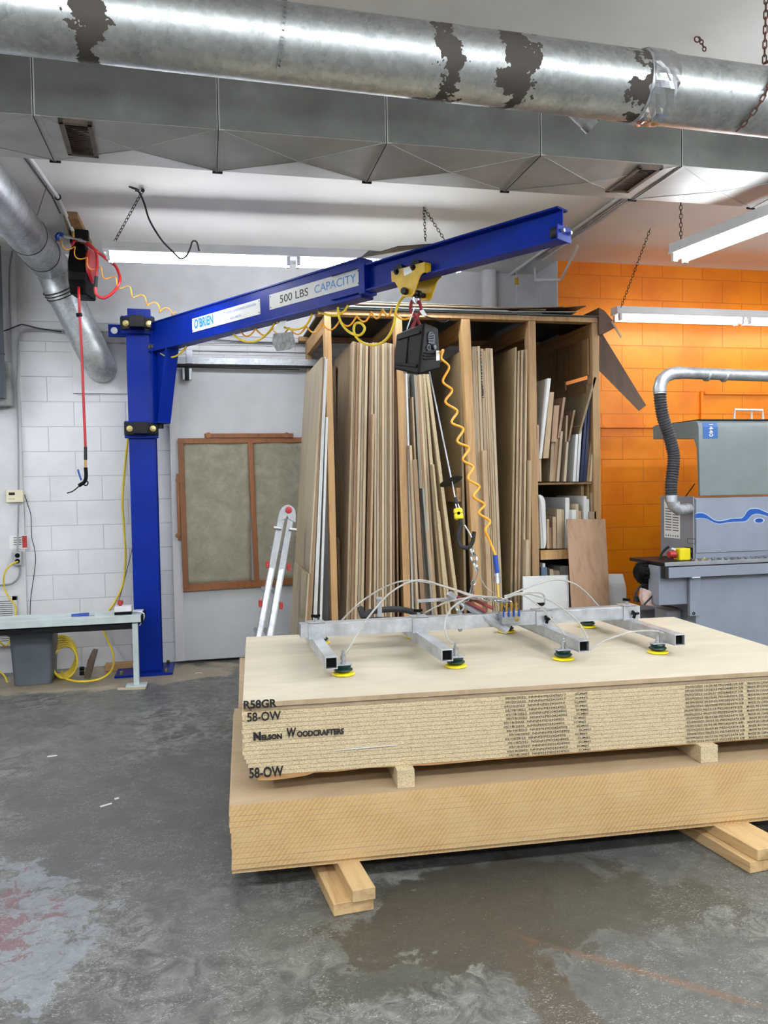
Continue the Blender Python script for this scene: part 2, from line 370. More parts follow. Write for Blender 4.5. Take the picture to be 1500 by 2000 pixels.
# ================================================================== LAMPS (tubes that light the room)
def fixture(name, a, b, label, tube='tube', group='fluorescent strip lights', tubes=2, chains=(), split=.5, near_detail=True):
    a, b = V(a), V(b); d = (b-a).normalized(); sd = d.cross(V((0,0,1))).normalized(); L = (b-a).length; up = V((0,0,1))
    t = thing(name, (a+b)/2, label, 'light', group)
    g = G(); g.obox(a-sd*.055+up*.045, sd*.11, b-a, up*.05); g.obox(a-sd*.062+up*.03, sd*.124, b-a, up*.016); g.out('housing', M['white'], t, .003)
    cuts = [(0, L*split), (L*split, L)] if near_detail else [(0, L)]
    for (s0, s1) in cuts:
        for sg in (-1, 1):
            k = G(); k.cyl(a+d*(s0+.05)+sd*sg*.042+up*.0, a+d*(s1-.05)+sd*sg*.042+up*.0, .0165, 10).out('fluorescent_tube', M[tube], t)
            for s in (s0+.035, s1-.035): G().obox(a+d*(s-.012)+sd*(sg*.042-.016)-up*.024, sd*.032, d*.024, up*.058).out('lamp_holder', M['white'], t, .002)
    for p in chains:
        p0, p1 = V(p[0]), V(p[1]); G().chain(p0, p1, .034, .008, .0022).out('hanging_chain', M[p[2] if len(p) > 2 else 'darkchain'], t)
    return t
CZ = 3.40
f1a, f1b = at(203, 503, Z=3.02), at(908, 524, Z=3.02)
fixture('fluorescent_light', f1a, f1b, 'long fluorescent strip light hanging near the white wall above the blue boom', tube='tube3', chains=[(at(216,486,Z=3.08), at(279,372,Z=CZ-.01)), (at(831,470,Z=3.12), at(828,406,Z=CZ-.01)), (at(868,468,Z=3.12), at(828,406,Z=CZ-.01))], split=.505)
o2a = at(1199, 622, Z=2.84); o2b = o2a + V((2.45, -.02, 0))
fixture('fluorescent_light', o2a, o2b, 'fluorescent strip light hanging low in front of the orange wall', tube='tube2', chains=[(at(1213,600,Z=2.92), at(1270,447,Z=CZ-.01)), (o2b-V((.1,0,-.08)), o2b+V((-.1,0,.55)))])
r2a = at(1320, 508, Z=2.86); r2b = at(1500, 440, Z=2.86); r2b = r2a+(r2b-r2a).normalized()*2.44
fixture('fluorescent_light', r2a, r2b, 'bright fluorescent strip light at the right edge running toward the viewer', tube='tube4', chains=[(at(1330,486,Z=2.93), at(1330,486,Z=2.93)+V((0,.0,.46)), 'rust'), (r2b+V((-.0,.2,.08)), r2b+V((0,.2,.53)), 'rust')])
for i, (x, y, dx) in enumerate(((-3.0, .6, 0), (-.9, .2, 0), (1.6, .2, 0), (-2.0, -2.2, 0), (.8, -2.4, 0), (4.0, .2, 0), (3.6, -2.4, 0), (-2.9, 3.2, 1), (5.2, 2.4, 1))):  # strip lights added outside the view as extra fill light
    a = V((x, y, 3.2)); b = a+(V((0, 2.4, 0)) if dx else V((2.2, 0, 0)))
    fixture('fluorescent_light', a, b, 'added unseen strip light outside the view, filling in the room light', group='added fill lights out of view', near_detail=False)

# ================================================================== SETTING
def struct(name, g, mat, **k): return g.out(name, mat, None, kind='structure', flat=True, **k)
struct('floor', G().box(-4.2, 7.2, -5.2, 7.2, -.1, 0), M['floor'])
struct('ceiling', G().box(-4.2, 7.2, -5.2, 7.2, CZ, CZ+.1), M['ceil'])
struct('wall_back', G().box(-4.2, 3.03, 6.95, 7.15, 0, CZ), M['wall'])
struct('wall_orange', G().box(3.03, 7.2, 6.48, 7.15, 0, CZ), M['orange'])
struct('wall_left', G().box(-4.2, -4.0, -5.2, 6.95, 0, CZ), M['plaster'])
struct('wall_right', G().box(7.0, 7.2, -5.2, 6.48, 0, CZ), M['plaster'])
struct('wall_front', G().box(-4.2, 7.2, -5.2, -5.0, 0, CZ), M['plaster'])
# white painted return between the recess and the orange wall
struct('trim_1', G().box(3.022, 3.03, 6.478, 6.95, 0, CZ), M['plaster'])
struct('trim_2', G().box(-4.0, at(43,900,Y=6.93).x, 6.925, 6.95, 0, CZ), M['plaster'])       # smooth pilaster at far left
zl = at(150, 640, Y=6.94).z
struct('trim_3', G().box(at(43,900,Y=6.93).x, 3.022, 6.938, 6.95, at(150,668,Y=6.94).z, CZ), M['plaster'])
struct('trim_4', G().box(at(37,625,Y=6.93).x, at(236,640,Y=6.93).x, 6.925, 6.938, at(150,628,Y=6.93).z-.006, at(150,628,Y=6.93).z+.006), M['plaster'])
g = G()
for (y0, y1) in ((655, 657), (669, 671), (684, 686)):
    z0 = at(450, y0, Y=6.93).z; g.box(at(335,y0,Y=6.93).x, 1.05, 6.926, 6.938, z0-.008, z0+.004)
struct('trim_5', g, M['plaster'])
zc = at(1220, 833, Y=6.46).z
struct('trim_6', G().box(3.03, 4.0, 6.45, 6.48, zc-.012, zc+.012), M['orange'])
g = G(); xo = at(1371, 760, Y=6.46).x; zt = at(1440, 767, Y=6.46).z
g.box(xo-.012, xo+.012, 6.455, 6.48, zc-.2, zt+.01); g.box(xo+.03, xo+1.6, 6.455, 6.48, zt-.016, zt+.004)
struct('trim_7', g, M['orange'])

# ================================================================== DUCTWORK
# big round duct under the ceiling
pa, pb = at(-160, 76, D=2.62), at(1700, 211, D=3.2)
pa = V((-1.2, 2.72, 2.985)); pb = V((2.75, 2.74, 2.925))
t = thing('round_duct', (pa+pb)/2, 'big scuffed galvanised round duct running across the top of the picture', 'duct')
dk = (pb-pa).normalized(); PR = .122
def pipex(px): return at(px, 95+px*.0, Y=2.72).x
M['galvp'] = galv('galvanised_duct_with_sealant', [(pipex(px)-(pa.x+pb.x)/2, w) for px, w in ((178, .045), (858, .04), (992, .045), (1238, .028))])
g = G(); ps = [pa]
ring = [0, .13, .25, .38, .50, .62, .75, .88, 1]
g.tube([pa.lerp(pb, i/40) for i in range(41)], PR, 40); g.out('duct_pipe', M['galvp'], t)
for px in (1250,):
    c = pa+dk*((pipex(px)-pa.x)/dk.x); G().cyl(c-dk*.012, c+dk*.012, PR+.003, 40).out('joint_ring', M['galvs'], t)
c = pa+dk*((pipex(1272)-pa.x)/dk.x)
g = G(); rr = []
for i in range(7):
    q = c+dk*(i-3)*.016; u = dk.orthogonal().normalized(); w_ = dk.cross(u)
    rr.append([q+dk*random.uniform(-.006,.006)+(u*math.cos(2*PI*j/36)+w_*math.sin(2*PI*j/36))*(PR+.004+random.uniform(0,.006)) for j in range(36)])
g.rings(rr).out('foil_tape', M['foil'], t, flat=True)
# branch stub hanging behind
c0 = at(1128, 150, Y=3.05); ax = V((.78, .1, -.62)).normalized()
t2 = G().cyl(at(1105,178,Y=3.08), at(1160,231,Y=3.08), .060, 24, .060); t2.out('branch_stub', M['galvs'], t)
G().cyl(at(1155,226,Y=3.08), at(1166,237,Y=3.08), .063, 24).out('foil_tape', M['foil'], t)
# perforated strap around the duct
def wrap(cx_px, lean, w, n=26, a0=-70, a1=112, r=PR+.006):
    c = pa+dk*((pipex(cx_px)-pa.x)/dk.x); pts = []
    u = V((0,-1,0)); u = (u-dk*u.dot(dk)).normalized(); z = dk.cross(u)
    if z.z < 0: z = -z
    for i in range(n+1):
        a = math.radians(a0+(a1-a0)*i/n); pts.append(c+dk*lean*math.sin(a)+(u*math.cos(a)+z*math.sin(a))*r)
    return pts
pts = wrap(548, .012, .01, 40)
g = G()
for i in range(len(pts)-1):
    a, b = pts[i], pts[i+1]; nrm = ((a+b)/2-(pa+dk*((a-pa).dot(dk)))).normalized(); sd = dk
    if i % 2: g.bar(a, b, .014, .0015, sd)
    else:
        g.bar(a+sd*.0052, b+sd*.0052, .0036, .0015, sd); g.bar(a-sd*.0052, b-sd*.0052, .0036, .0015, sd)
g.bar(pts[-1], V((pts[-1].x, pts[-1].y, CZ)), .014, .0015, dk)
tag(g.out('hanging_strap', M['zinc'], flat=True), 'perforated metal strap looped round the big round duct', 'strap')
pts = wrap(1462, .055, .01, 30, -80, 75, PR+.012)
g = G()
top = V((pts[-1].x+.01, 2.7, CZ))
allp = pts + [pts[-1].lerp(top, i/12) for i in range(1, 13)]
k_ = 0; acc = [allp[0]]
for p in allp[1:]:
    if (p-acc[-1]).length >= .0165: acc.append(p)
for i in range(len(acc)-1): g.link(acc[i], acc[i+1], 1.3, .0065, .0027, i % 2)
tag(g.out('hanging_chain', M['rust']), 'rusty chain wrapped round the right end of the big round duct', 'chain')
hk = at(1366, 72, Z=CZ)
g = G().chain(hk, at(1377,99,Y=hk.y), .02, .0065, .0026); g.torus(hk+V((-.012,0,-.012)), (0,1,0), .012, .003)
tag(g.out('ceiling_hook', M['rust']), 'short rusty chain and hook left on the ceiling above the round duct', 'hook')

# rectangular supply duct, in sections with cross breaks
DZ = EYE.z+1.60; DF = at(750, 278.5, Z=DZ).y; DB = DF+.475
xs = [at(px, 222+.0783*px, Z=DZ).x for px in (427, 1328)]
step = (xs[1]-xs[0])/3
t = thing('rectangular_duct', (xs[0], (DF+DB)/2, DZ), 'long rectangular sheet metal duct with cross creased panels under the ceiling', 'duct')
for k in range(-3, 7):
    x0 = xs[0]+k*step; x1 = x0+step-.004; xm = (x0+x1)/2; ym = (DF+DB)/2; e = .003
    g = G(); g.add([(x0,DF,DZ),(x1,DF,DZ),(x1,DB,DZ),(x0,DB,DZ),(xm,ym,DZ-.02),(x0,DF,CZ-.01),(x1,DF,CZ-.01),(x1,DB,CZ-.01),(x0,DB,CZ-.01),(xm,DF+.0,(DZ+CZ)/2)],
        [(0,1,4),(1,2,4),(2,3,4),(3,0,4),(0,1,6,5),(1,2,7,6),(2,3,8,7),(3,0,5,8),(5,6,7,8)])
    for ca, cb in ((0,4),(1,4),(2,4),(3,4)):
        p_, q_ = g.v[ca].copy(), g.v[cb].copy(); g.bar(p_+V((0,0,-.0008)), q_+V((0,0,-.0008)), .007, .003, (0,0,1) if False else None)
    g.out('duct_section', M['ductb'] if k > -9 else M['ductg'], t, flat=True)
    # standing seam at the joint
    s = G(); s.box(x1-.004, x1+.010, DF-.004, DB+.004, DZ-.006, CZ-.012); s.box(x1+.006, x1+.03, DF-.003, DB, DZ-.003, CZ-.013)
    s.out('seam', M['ductb'], t, .001, flat=True)
    d_ = G(); d_.box(x1+.0, x1+.004, DF-.0065, DB+.006, DZ-.008, CZ-.012); d_.out('seam_gasket', M['blackm'], t, flat=True)
    d_ = G(); d_.cyl((x1-.02, DB+.006, DZ-.004), (x1+.03, DB+.006, DZ-.004), .007, 10); d_.out('seam_clip', M['blackm'], t)
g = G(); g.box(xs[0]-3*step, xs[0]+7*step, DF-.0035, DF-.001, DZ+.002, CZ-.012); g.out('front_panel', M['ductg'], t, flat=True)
def register(px4, label):
    c = [at(x, y, Z=DZ-.018) for x, y in px4]   # lf rf rb lb
    t = thing('duct_register', sum(c, V((0,0,0)))/4, label, 'vent', 'registers in the rectangular duct')
    fr = G(); lf, rf, rb, lb = c
    w1 = (rf-lf).length; w2 = (lb-lf).length; ux = (rf-lf).normalized(); uy = (lb-lf).normalized(); fw = .022
    for o, a, b in ((lf, ux*w1, uy*fw), (lb-uy*fw, ux*w1, uy*fw), (lf, ux*fw, uy*w2), (rf-ux*fw, ux*fw, uy*w2)): fr.obox(o+V((0,0,0)), a, b, V((0,0,.02)))
    fr.out('frame', paint('register_brown_%d' % int(px4[0][0]), (96,80,68), .6, .2, 20), t, .002, flat=True)
    back = G().obox(lf+ux*.01+uy*.01+V((0,0,.012)), ux*(w1-.02), uy*(w2-.02), V((0,0,.006))); back.out('backing', M['blackm'], t, flat=True)
    n_ = 18
    for i in range(n_):
        o = lf+ux*fw+uy*(fw+(w2-2*fw)*(i+.2)/n_); G().obox(o+V((0,0,.004)), ux*(w1-2*fw), uy*.004, V((0,0,.007))+uy*.005).out('slat', paint_slat, t, flat=True)
paint_slat = paint('register_slat', (84,60,46), .7, .2, 20)
register(((113,238),(180,245),(194,308),(133,304)), 'grimy brown slatted register in the left end of the rectangular duct')
register(((1248,328),(1296,330),(1234,379),(1182,376)), 'slatted register in the right part of the rectangular duct')

# diagonal round duct at upper left
t = thing('elbow_duct', at(112,535,Y=4.9), 'shiny galvanised round duct slanting down to the wall at upper left', 'duct')
B = at(104, 524, Z=3.235); A0 = at(0, 393, Z=3.235); A = B+(A0-B).normalized()*4.2; Cc = at(194, 712, Y=6.79)
B2 = at(121, 566, Y=6.66)
G().tube([A, A.lerp(B,.5), B], .134, 40).out('upper_pipe', M['galvs'], t)
dl = (Cc-B2).normalized()
G().tube([A.lerp(B,.97), B, B.lerp(B2,.5)+V((0,.02,.01)), B2, B2.lerp(Cc,.1)], .134, 40, rs=[.138,.138,.138,.134,.130]).out('elbow', M['galvs'], t)
G().tube([B2, B2.lerp(Cc,.62)], .124, 40).out('lower_pipe', M['galvs'], t)
G().tube([B2.lerp(Cc,.60), B2.lerp(Cc,.82)], .126, 40).out('end_sleeve', M['galv'], t)
G().tube([B2.lerp(Cc,.80), B2.lerp(Cc,.92), B2.lerp(Cc,1)+V((0,.03,0)), B2.lerp(Cc,1)+V((0,.12,-.01))], .124, 40).out('end_elbow', M['galv'], t)
for k_, q in enumerate((.02, .06, .10)):
    c = B2.lerp(Cc, q-.05); G().torus(c, dl+V((0,.3,0)), .140-.003*k_, .004, 40).out('clamp_ring', M['darkchain'], t)
da = (B-A).normalized()
for q in (.9, .8):
    c = A.lerp(B, q); u = da.orthogonal().normalized()
    G().torus(c, da+V((.1,0,.06)), .1365, .0022, 40).out('wire_loop', M['darkchain'], t)
# white backing board on the wall where it ends
p1, p2 = at(140, 671, Y=6.93), at(249, 769, Y=6.93)
tag(G().box(p1.x, p2.x, 6.925, 6.948, p2.z, p1.z).out('wall_board', M['white'], bevel=.003), 'square white board on the wall behind the end of the slanting duct', 'board')
# wire hanger
tag(G().cyl(at(66,440,Z=3.28), at(95,352,Z=CZ), .0018, 6).out('hanger_wire', M['darkchain']), 'thin wire holding the slanting duct from the ceiling', 'wire')

# conduit down to the air reel
cp = [at(40, 285, Z=CZ-.02), at(66,318,Z=CZ-.02), at(113,385,Z=CZ-.03)]
cp += [at(128, 418, Z=CZ-.03), at(137,440,Z=CZ-.03), at(142.5, 452, Y=6.1)]
t = thing('air_pipe', cp[2], 'white painted air pipe running along the ceiling to the hose reel', 'pipe')
G().tube(cp, .013, 12).out('pipe', M['white'], t); G().torus(cp[2], cp[2]-cp[1], .017, .004).out('pipe_clamp', M['blackm'], t)
G().tube([p+V((-.035,0,.005)) for p in cp[:4]], .006, 8).out('grey_cable', M['grey'], t)
# wooden block on the ceiling
RY = 6.08
tag(G().hexa([at(124,424,Z=CZ-.04), at(152,425,Z=CZ-.04), at(180,482,Z=CZ-.04), at(141,482,Z=CZ-.04), at(124,424,Z=CZ-.04)+V((0,0,.036)), at(152,425,Z=CZ-.04)+V((0,0,.036)), at(180,482,Z=CZ-.04)+V((0,0,.036)), at(141,482,Z=CZ-.04)+V((0,0,.036))]).out('mounting_board', M['plyd'], bevel=.003), 'brown wooden board fixed to the ceiling above the hose reel', 'board')
# hose reel
t = thing('hose_reel', at(156,575,Y=RY), 'black enclosed air hose reel hanging from the ceiling at upper left', 'hose reel')
prof = [(142,470),(168,472),(179,488),(181,520),(180,560),(176,575),(136,574),(133,545),(131,510),(134,488)]
g = G(); front = [at(x, y, Y=RY) for x, y in [(143,474),(165,476),(169,492),(170,525),(169,558),(168,575),(136,574),(132,545),(131,512),(135,488)]]
g.prism(front, (.04, .22, .0)); g.out('housing', M['black'], t, .012, seg=3)
g = G(); a = at(134,545,Y=RY-.004); b = at(169,548,Y=RY-.004); g.obox(a, b-a, (0,.012,0), (0,0,.06)); g.out('front_band', M['blackm'], t, .006)
g = G(); c = at(172,520,Y=RY+.1); g.lathe(c+V((.01,0,0)), (1,-.1,0), [(.001,0),(.12,0),(.125,.012),(.11,.028),(.001,.03)], 28); g.out('side_drum', M['red'], t)
g = G(); g.obox(at(136,474,Y=RY+.05), V((.13,0,0)), V((0,.05,0)), V((0,0,.10))); g.out('swivel_bracket', M['blackm'], t, .006)
# fittings
t = thing('air_fitting', at(143,460,Y=6.04), 'brass and silver air manifold between the white pipe and the hoses at upper left', 'fitting')
G().cyl(at(142.5,452,Y=6.04), at(143,468,Y=6.04), .011, 10).out('brass_tee', M['brass'], t)
G().cyl(at(124,460,Y=6.03), at(145,466,Y=6.03), .009, 10).cyl(at(128,461,Y=6.03), at(137,463.5,Y=6.03), .013, 8).out('coupler', M['zinc'], t)
G().cyl(at(145,466,Y=6.03), at(172,474,Y=6.03), .008, 10).cyl(at(153,468,Y=6.03), at(160,470.5,Y=6.03), .013, 8).out('coupler', M['zinc'], t)
G().tube(spline([at(x,y,Y=6.03) for x,y in ((124,460),(116,457),(111,462),(113,470))]), .014, 10).out('blue_sleeve', M['bluep'], t)
# hanging red hose with blow gun
t = thing('blow_gun_hose', at(167,960,Y=6.0), 'red air hose hanging straight down from the reel with a blow gun on its end', 'hose')
G().tube(spline([at(154,560,Y=6.12)]+[at(x,y,Y=6.0) for x,y in ((154,572),(156,620),(160,700),(163,780),(165.5,840),(167,876))]), .0095, 10).out('hose', M['red'], t)
G().tube([at(154,612,Y=6.0), at(155,618,Y=6.0)], .021, 14).out('hose_stop', M['black'], t)
G().cyl(at(167,873,Y=6.0), at(167,898,Y=6.0), .0115, 12).out('rubber_sleeve', M['rubber'], t)
G().cyl(at(167,898,Y=6.0), at(167,913,Y=6.0), .0085, 8).out('brass_end', M['brass'], t)
gun = G().tube(spline([at(x,y,Y=6.0) for x,y in ((167,913),(168,925),(167.5,935),(164,942),(158,946),(154,949))], 5), .013, 10, rs=None); gp = gun.out('gun_body', M['black'], t)
gb = G().torus(at(167,943.5,Y=6.0), (0,1,0), .017, .0045, 16).out('finger_loop', M['black'], gp)
G().tube(spline([at(x,y,Y=6.0) for x,y in ((152,917),(155,927),(159,938))], 4), .0065, 8).out('trigger', M['bluep'], gp)
G().tube(spline([at(x,y,Y=6.0) for x,y in ((156,948),(148,955),(141,960),(131,963))], 5), .0042, 8).out('nozzle', M['blackm'], gp)
# red looped hose beside reel
t = thing('looped_hose', at(200,560,Y=5.98), 'red hose looped beside the black reel and behind the light', 'hose')
G().tube(spline([at(x,y,Y=Y) for x,y,Y in ((170,474,6.02),(180,482,6.0),(187,492,6.0),(190,512,5.98),(188,545,5.98),(186,565,5.98),(190,577,5.98),(203,582,5.98),(220,572,5.98),(232,555,5.98),(234,540,6.0),(226,520,6.05),(213,510,6.08),(196,496,6.08),(180,484,6.05),(160,472,6.05),(146,470,6.05),(141,478,6.0))]), .0105, 10).out('hose', M['red'], t)
G().cyl(at(188,540,Y=5.98), at(186.5,561,Y=5.98), .013, 12).out('rubber_sleeve', M['rubber'], t)
# coiled amber air hose from fitting to boom
def coil(pts, R_, turns, r, mat, name, label, cat, n=14, ends=0, group=None, squash=None, skip=0):
    base = spline(pts, 24); L = [0]
    for i in range(1, len(base)): L.append(L[-1]+(base[i]-base[i-1]).length)
    tot = L[-1]; out = []; N_ = int(turns*n); up = None
    for i in range(N_+1):
        s = tot*i/N_; j = max(0, min(len(L)-2, next((q for q in range(len(L)-1) if L[q+1] >= s), len(L)-2)))
        p = base[j].lerp(base[j+1], (s-L[j])/max(1e-6, L[j+1]-L[j])); tg = (base[j+1]-base[j]).normalized()
        if up is None: up = tg.orthogonal().normalized()
        up = (up-tg*up.dot(tg)).normalized(); w_ = tg.cross(up); a = 2*PI*i/n
        e = min(1, i/(n*.6), (N_-i)/(n*.6)); out.append(p+(up*math.cos(a)+w_*math.sin(a))*R_*e)
    return tag(G().tube(out, r, 8).out(name, mat), label, cat, group)
a = [at(x,y,Y=Y) for x,y,Y in ((113,470,6.02),(140,486,5.99),(170,512,5.97),(200,533,5.97),(240,560,6.0),(280,585,6.05),(318,606,6.15),(345,612,6.25))]
coil(a, .026, 9, .0042, M['ohose'], 'coiled_air_hose', 'thin amber coiled hose stretching from the reel fittings down to the boom', 'hose')

# ================================================================== JIB CRANE
ZT = 2.78
a_ = at(306, 626, Z=ZT); b_ = at(702, 502.4, Z=ZT)
JD = (b_-a_).normalized(); JN = V((JD.y, -JD.x, 0))
if JN.dot(EYE-a_) < 0: JN = -JN
JN.z = 0; JN.normalize()
UPZ = V((0,0,1))
def J(s, t, z): return V((a_.x, a_.y, 0))+JD*s+JN*t+UPZ*z
def js(px, py, t=-.05):
    p = hit(px, py, J(0, t, 0), JN); return (p-J(0,t,0)).dot(JD), p.z
s_st = js(264, 642, 0)[0]; s_mid = js(704, 502, 0)[0]; s_end = js(1095, 405, -.01)[0]
colx0, colx1 = -.590, -.388; cy = 6.56
crane = thing('jib_crane', (-.49, 6.66, 0), 'blue steel jib crane with a column by the wall and a long boom', 'crane')
g = G(); g.box(colx0, colx1, cy, cy+.012, .02, 2.84); g.box(colx0, colx1, cy+.19, cy+.202, .02, 2.84); g.box(-.494, -.484, cy+.012, cy+.19, .02, 2.84)
g.out('column', M['blue'], crane, .002)
G().box(-.74, -.30, 6.46, 6.86, 0, .018).out('base_plate', M['blue'], crane, .003)
for x, y in ((-.69,6.51),(-.35,6.51),(-.69,6.81),(-.35,6.81)): G().cyl((x,y,.018), (x,y,.045), .014, 6).out('anchor_bolt', M['bolt'], crane)
# tie bar to wall
p = at(212, 645, Y=6.72)
g = G().box(p.x, colx0+.02, 6.70, 6.715, p.z-.055, p.z+.045).out('wall_tie', M['blue'], crane, .003)
G().lathe((p.x+.045, 6.70, p.z-.005), (0,-1,0), [(.001,0),(.026,0),(.026,.004),(.014,.005),(.014,.016),(.001,.018)], 16).out('washer', M['zinc'], g)
def hinge(zc, x0, x1):
    g = G().box(x0, x1, cy-.03, cy-.012, zc-.075, zc+.06).out('hinge_plate', M['blue'], crane, .003)
    xm = (x0+x1)/2
    G().box(xm-.055, xm+.055, cy-.15, cy-.03, zc-.045, zc+.045).out('bearing_block', M['blackm'], g, .004)
    for sg in (-1, 1):
        G().add([], []).hexa([(xm+sg*.055,cy-.12,zc-.05),(xm+sg*.115,cy-.045,zc-.05),(xm+sg*.115,cy-.035,zc-.05),(xm+sg*.055,cy-.10,zc-.05),(xm+sg*.055,cy-.12,zc-.038),(xm+sg*.115,cy-.045,zc-.038),(xm+sg*.115,cy-.035,zc-.038),(xm+sg*.055,cy-.10,zc-.038)]).out('gusset', M['blackm'], g)
        G().box(xm+sg*.09-.04, xm+sg*.09+.04, cy-.036, cy-.03, zc-.05, zc+.05).out('backing', M['blackm'], g, .002)
        G().lathe((xm+sg*.088, cy-.036, zc), (0,-1,0), [(.001,0),(.024,0),(.024,.006),(.015,.007),(.015,.022),(.001,.024)], 12).out('bolt', M['bolt'], g)
    return g
hz = at(276, 629, Y=cy-.1).z; lz = at(276, 836, Y=cy-.1).z
hinge(hz, at(236,630,Y=cy-.03).x, at(301,630,Y=cy-.03).x); hinge(lz, at(243,836,Y=cy-.03).x, at(309,836,Y=cy-.03).x)
G().box(-.575, -.40, cy-.02, cy+.03, hz+.05, hz+.12).out('top_cap', M['blue'], crane, .004)
# mast: tapered I shape turned with the boom
m0 = V(((colx0+colx1)/2+.012, cy-.1, 0)); q0 = js(266, 660, -.05)[0]
zb = lz+.05; zt2 = ZT-.228
def K(s, t, z): p = J(s, t-.05, z); return p
sb = (m0-J(0,-.05,0)).dot(JD)-.01
g = G(); g.hexa([K(sb,-.05,zb),K(sb+.012,-.05,zb),K(sb+.012,.05,zb),K(sb,.05,zb),K(sb,-.05,ZT-.0),K(sb+.012,-.05,ZT-.0),K(sb+.012,.05,ZT-.0),K(sb,.05,ZT-.0)]).out('mast_back_plate', M['blue'], crane, .002)
wt, wb_ = .225, .075
g = G().hexa([K(sb+.01,-.005,zb),K(sb+wb_,-.005,zb),K(sb+wb_,.005,zb),K(sb+.01,.005,zb),K(sb+.01,-.005,zt2),K(sb+wt,-.005,zt2),K(sb+wt,.005,zt2),K(sb+.01,.005,zt2)]).out('mast_web', M['blue'], crane)
g = G().hexa([K(sb+wb_,-.055,zb),K(sb+wb_+.012,-.055,zb),K(sb+wb_+.012,.055,zb),K(sb+wb_,.055,zb),K(sb+wt,-.055,zt2),K(sb+wt+.012,-.055,zt2),K(sb+wt+.012,.055,zt2),K(sb+wt,.055,zt2)]).out('mast_front_plate', M['blue'], crane, .002)
G().obox(K(sb,-.055,zb-.012), JD*(wb_+.012), JN*.11, UPZ*.012).out('mast_foot', M['blue'], crane, .002)
G().cyl(K(sb+.03,0,zb-.05), K(sb+.03,0,zb-.01), .022, 16).out('pivot_pin', M['blackm'], crane)
def ibeam(g, s0, s1, zt, h, w, tf=.011, tw=.007, t0=0):
    g.obox(J(s0,t0,zt-tf), JD*(s1-s0), -JN*w, UPZ*tf); g.obox(J(s0,t0,zt-h), JD*(s1-s0), -JN*w, UPZ*tf)
    g.obox(J(s0,t0-w/2+tw/2,zt-h+tf), JD*(s1-s0), -JN*tw, UPZ*(h-2*tf)); return g
g = ibeam(G(), s_st, s_mid, ZT, .228, .10); g.obox(J(s_mid-.01,0,ZT-.228), JD*.01, -JN*.1, UPZ*.228)
main = g.out('boom_beam', M['blue'], crane, .0015)
G().obox(J(s_st+.02,-.008,ZT-.217), JD*(s_mid-s_st-.02), -JN*.006, UPZ*.206).out('boom_side_plate', M['blue'], crane)
# weld beads and bolt on the boom
g = G(); s1_ = js(296, 650, -.006)[0]
for i in range(24): g.cyl(J(s1_, -.008, ZT-.05-.005*i), J(s1_+.001, -.001, ZT-.05-.005*i), .004, 6)
c = js(294, 677, 0); q = G().lathe(J(c[0], -.008, c[1]), JN, [(.001,0),(.026,0),(.026,.006),(.018,.007),(.018,.02),(.001,.021)], 12).out('boom_bolt', M['bolt'], crane)
# extension beam
ce = at(1065.6, 403.5, Z=ZT-.05); te = (V((ce.x,ce.y,0))-J(0,0,0)).dot(JN)
te = max(-.02, min(.02, te))-.006
Z2 = ZT-.052; H2 = .152
ext = ibeam(G(), s_mid-.25, s_end, Z2, H2, .085, .01, .008, te).out('boom_extension', M['blue'], crane, .0015)
G().obox(J(s_mid,te+.006,Z2-H2-.012), JD*.05, -JN*.1, UPZ*.17).out('joint_plate', M['blue'], crane, .003)
# dark plastic sheet scrap lying on the boom joint
g = G().add([J(s_mid-.02,-.02,ZT+.002), J(s_mid+.25,-.05,ZT+.012), J(s_mid+.55,-.13,ZT-.02), J(s_mid+.1,-.15,ZT+.03), J(s_mid-.03,-.1,ZT+.06)], [(0,1,3),(1,2,3),(0,3,4)])
g.v += [v+V((0,0,.004)) for v in g.v[:5]]; g.f += [(5,8,6),(6,8,7),(5,9,8),(0,5,6,1),(1,6,7,2),(2,7,8,3),(3,8,9,4),(4,9,5,0)]
tag(g.out('plastic_scrap', M['darksh'], flat=True), 'dark scrap of sheet resting on the joint of the blue boom', 'scrap')
# end stop
g = G().obox(J(s_end-.004,te+.01,Z2-H2), JD*.008, -JN*.115, UPZ*.07).out('end_stop_plate', M['blue'], crane, .002)
G().lathe(J(s_end-.004,te-.018,Z2-H2+.038), -JD, [(.001,0),(.02,0),(.028,.02),(.028,.035),(.001,.036)], 16).out('rubber_bumper', M['rubber'], g)
for t_ in (-.02, -.08):
    G().cyl(J(s_end,te+t_,Z2-H2+.042), J(s_end+.022,te+t_,Z2-H2+.042), .008, 8).out('bolt', M['zinc'], g)
# plates
def plate(pl, pr, zp, label, parts):
    (s0, z0) = js(*pl, -.006); (s1, z1) = js(*pr, -.006); return s0, s1
s0, zA = js(375, 623, -.006); s1, zB = js(508, 583, -.006); z_lo = js(375, 650, -.006)[1]; hgt = zA-z_lo
P = lambda s, z, t=-.004: J(s, t, z)
pl = G().obox(P(s0, z_lo, -.008), JD*(s1-s0), JN*.003, UPZ*hgt).out('name_plate', M['plate'], crane, .003); pl['label'] = 'white maker plate with blue lettering'
text("O'BRIEN", P(s0+.03, z_lo+.022), JD, UPZ, (s1-s0)*.30, hgt*.7, M['bprint'], 'lettering', pl, bold=.03)
text("STONEY CREEK, ONTARIO, CANADA", P(s0+(s1-s0)*.38, z_lo+hgt*.62), JD, UPZ, (s1-s0)*.57, hgt*.2, M['bprint2'], 'lettering', pl)
text("662-4676", P(s0+(s1-s0)*.58, z_lo+hgt*.18), JD, UPZ, (s1-s0)*.16, hgt*.17, M['bprint2'], 'lettering', pl)
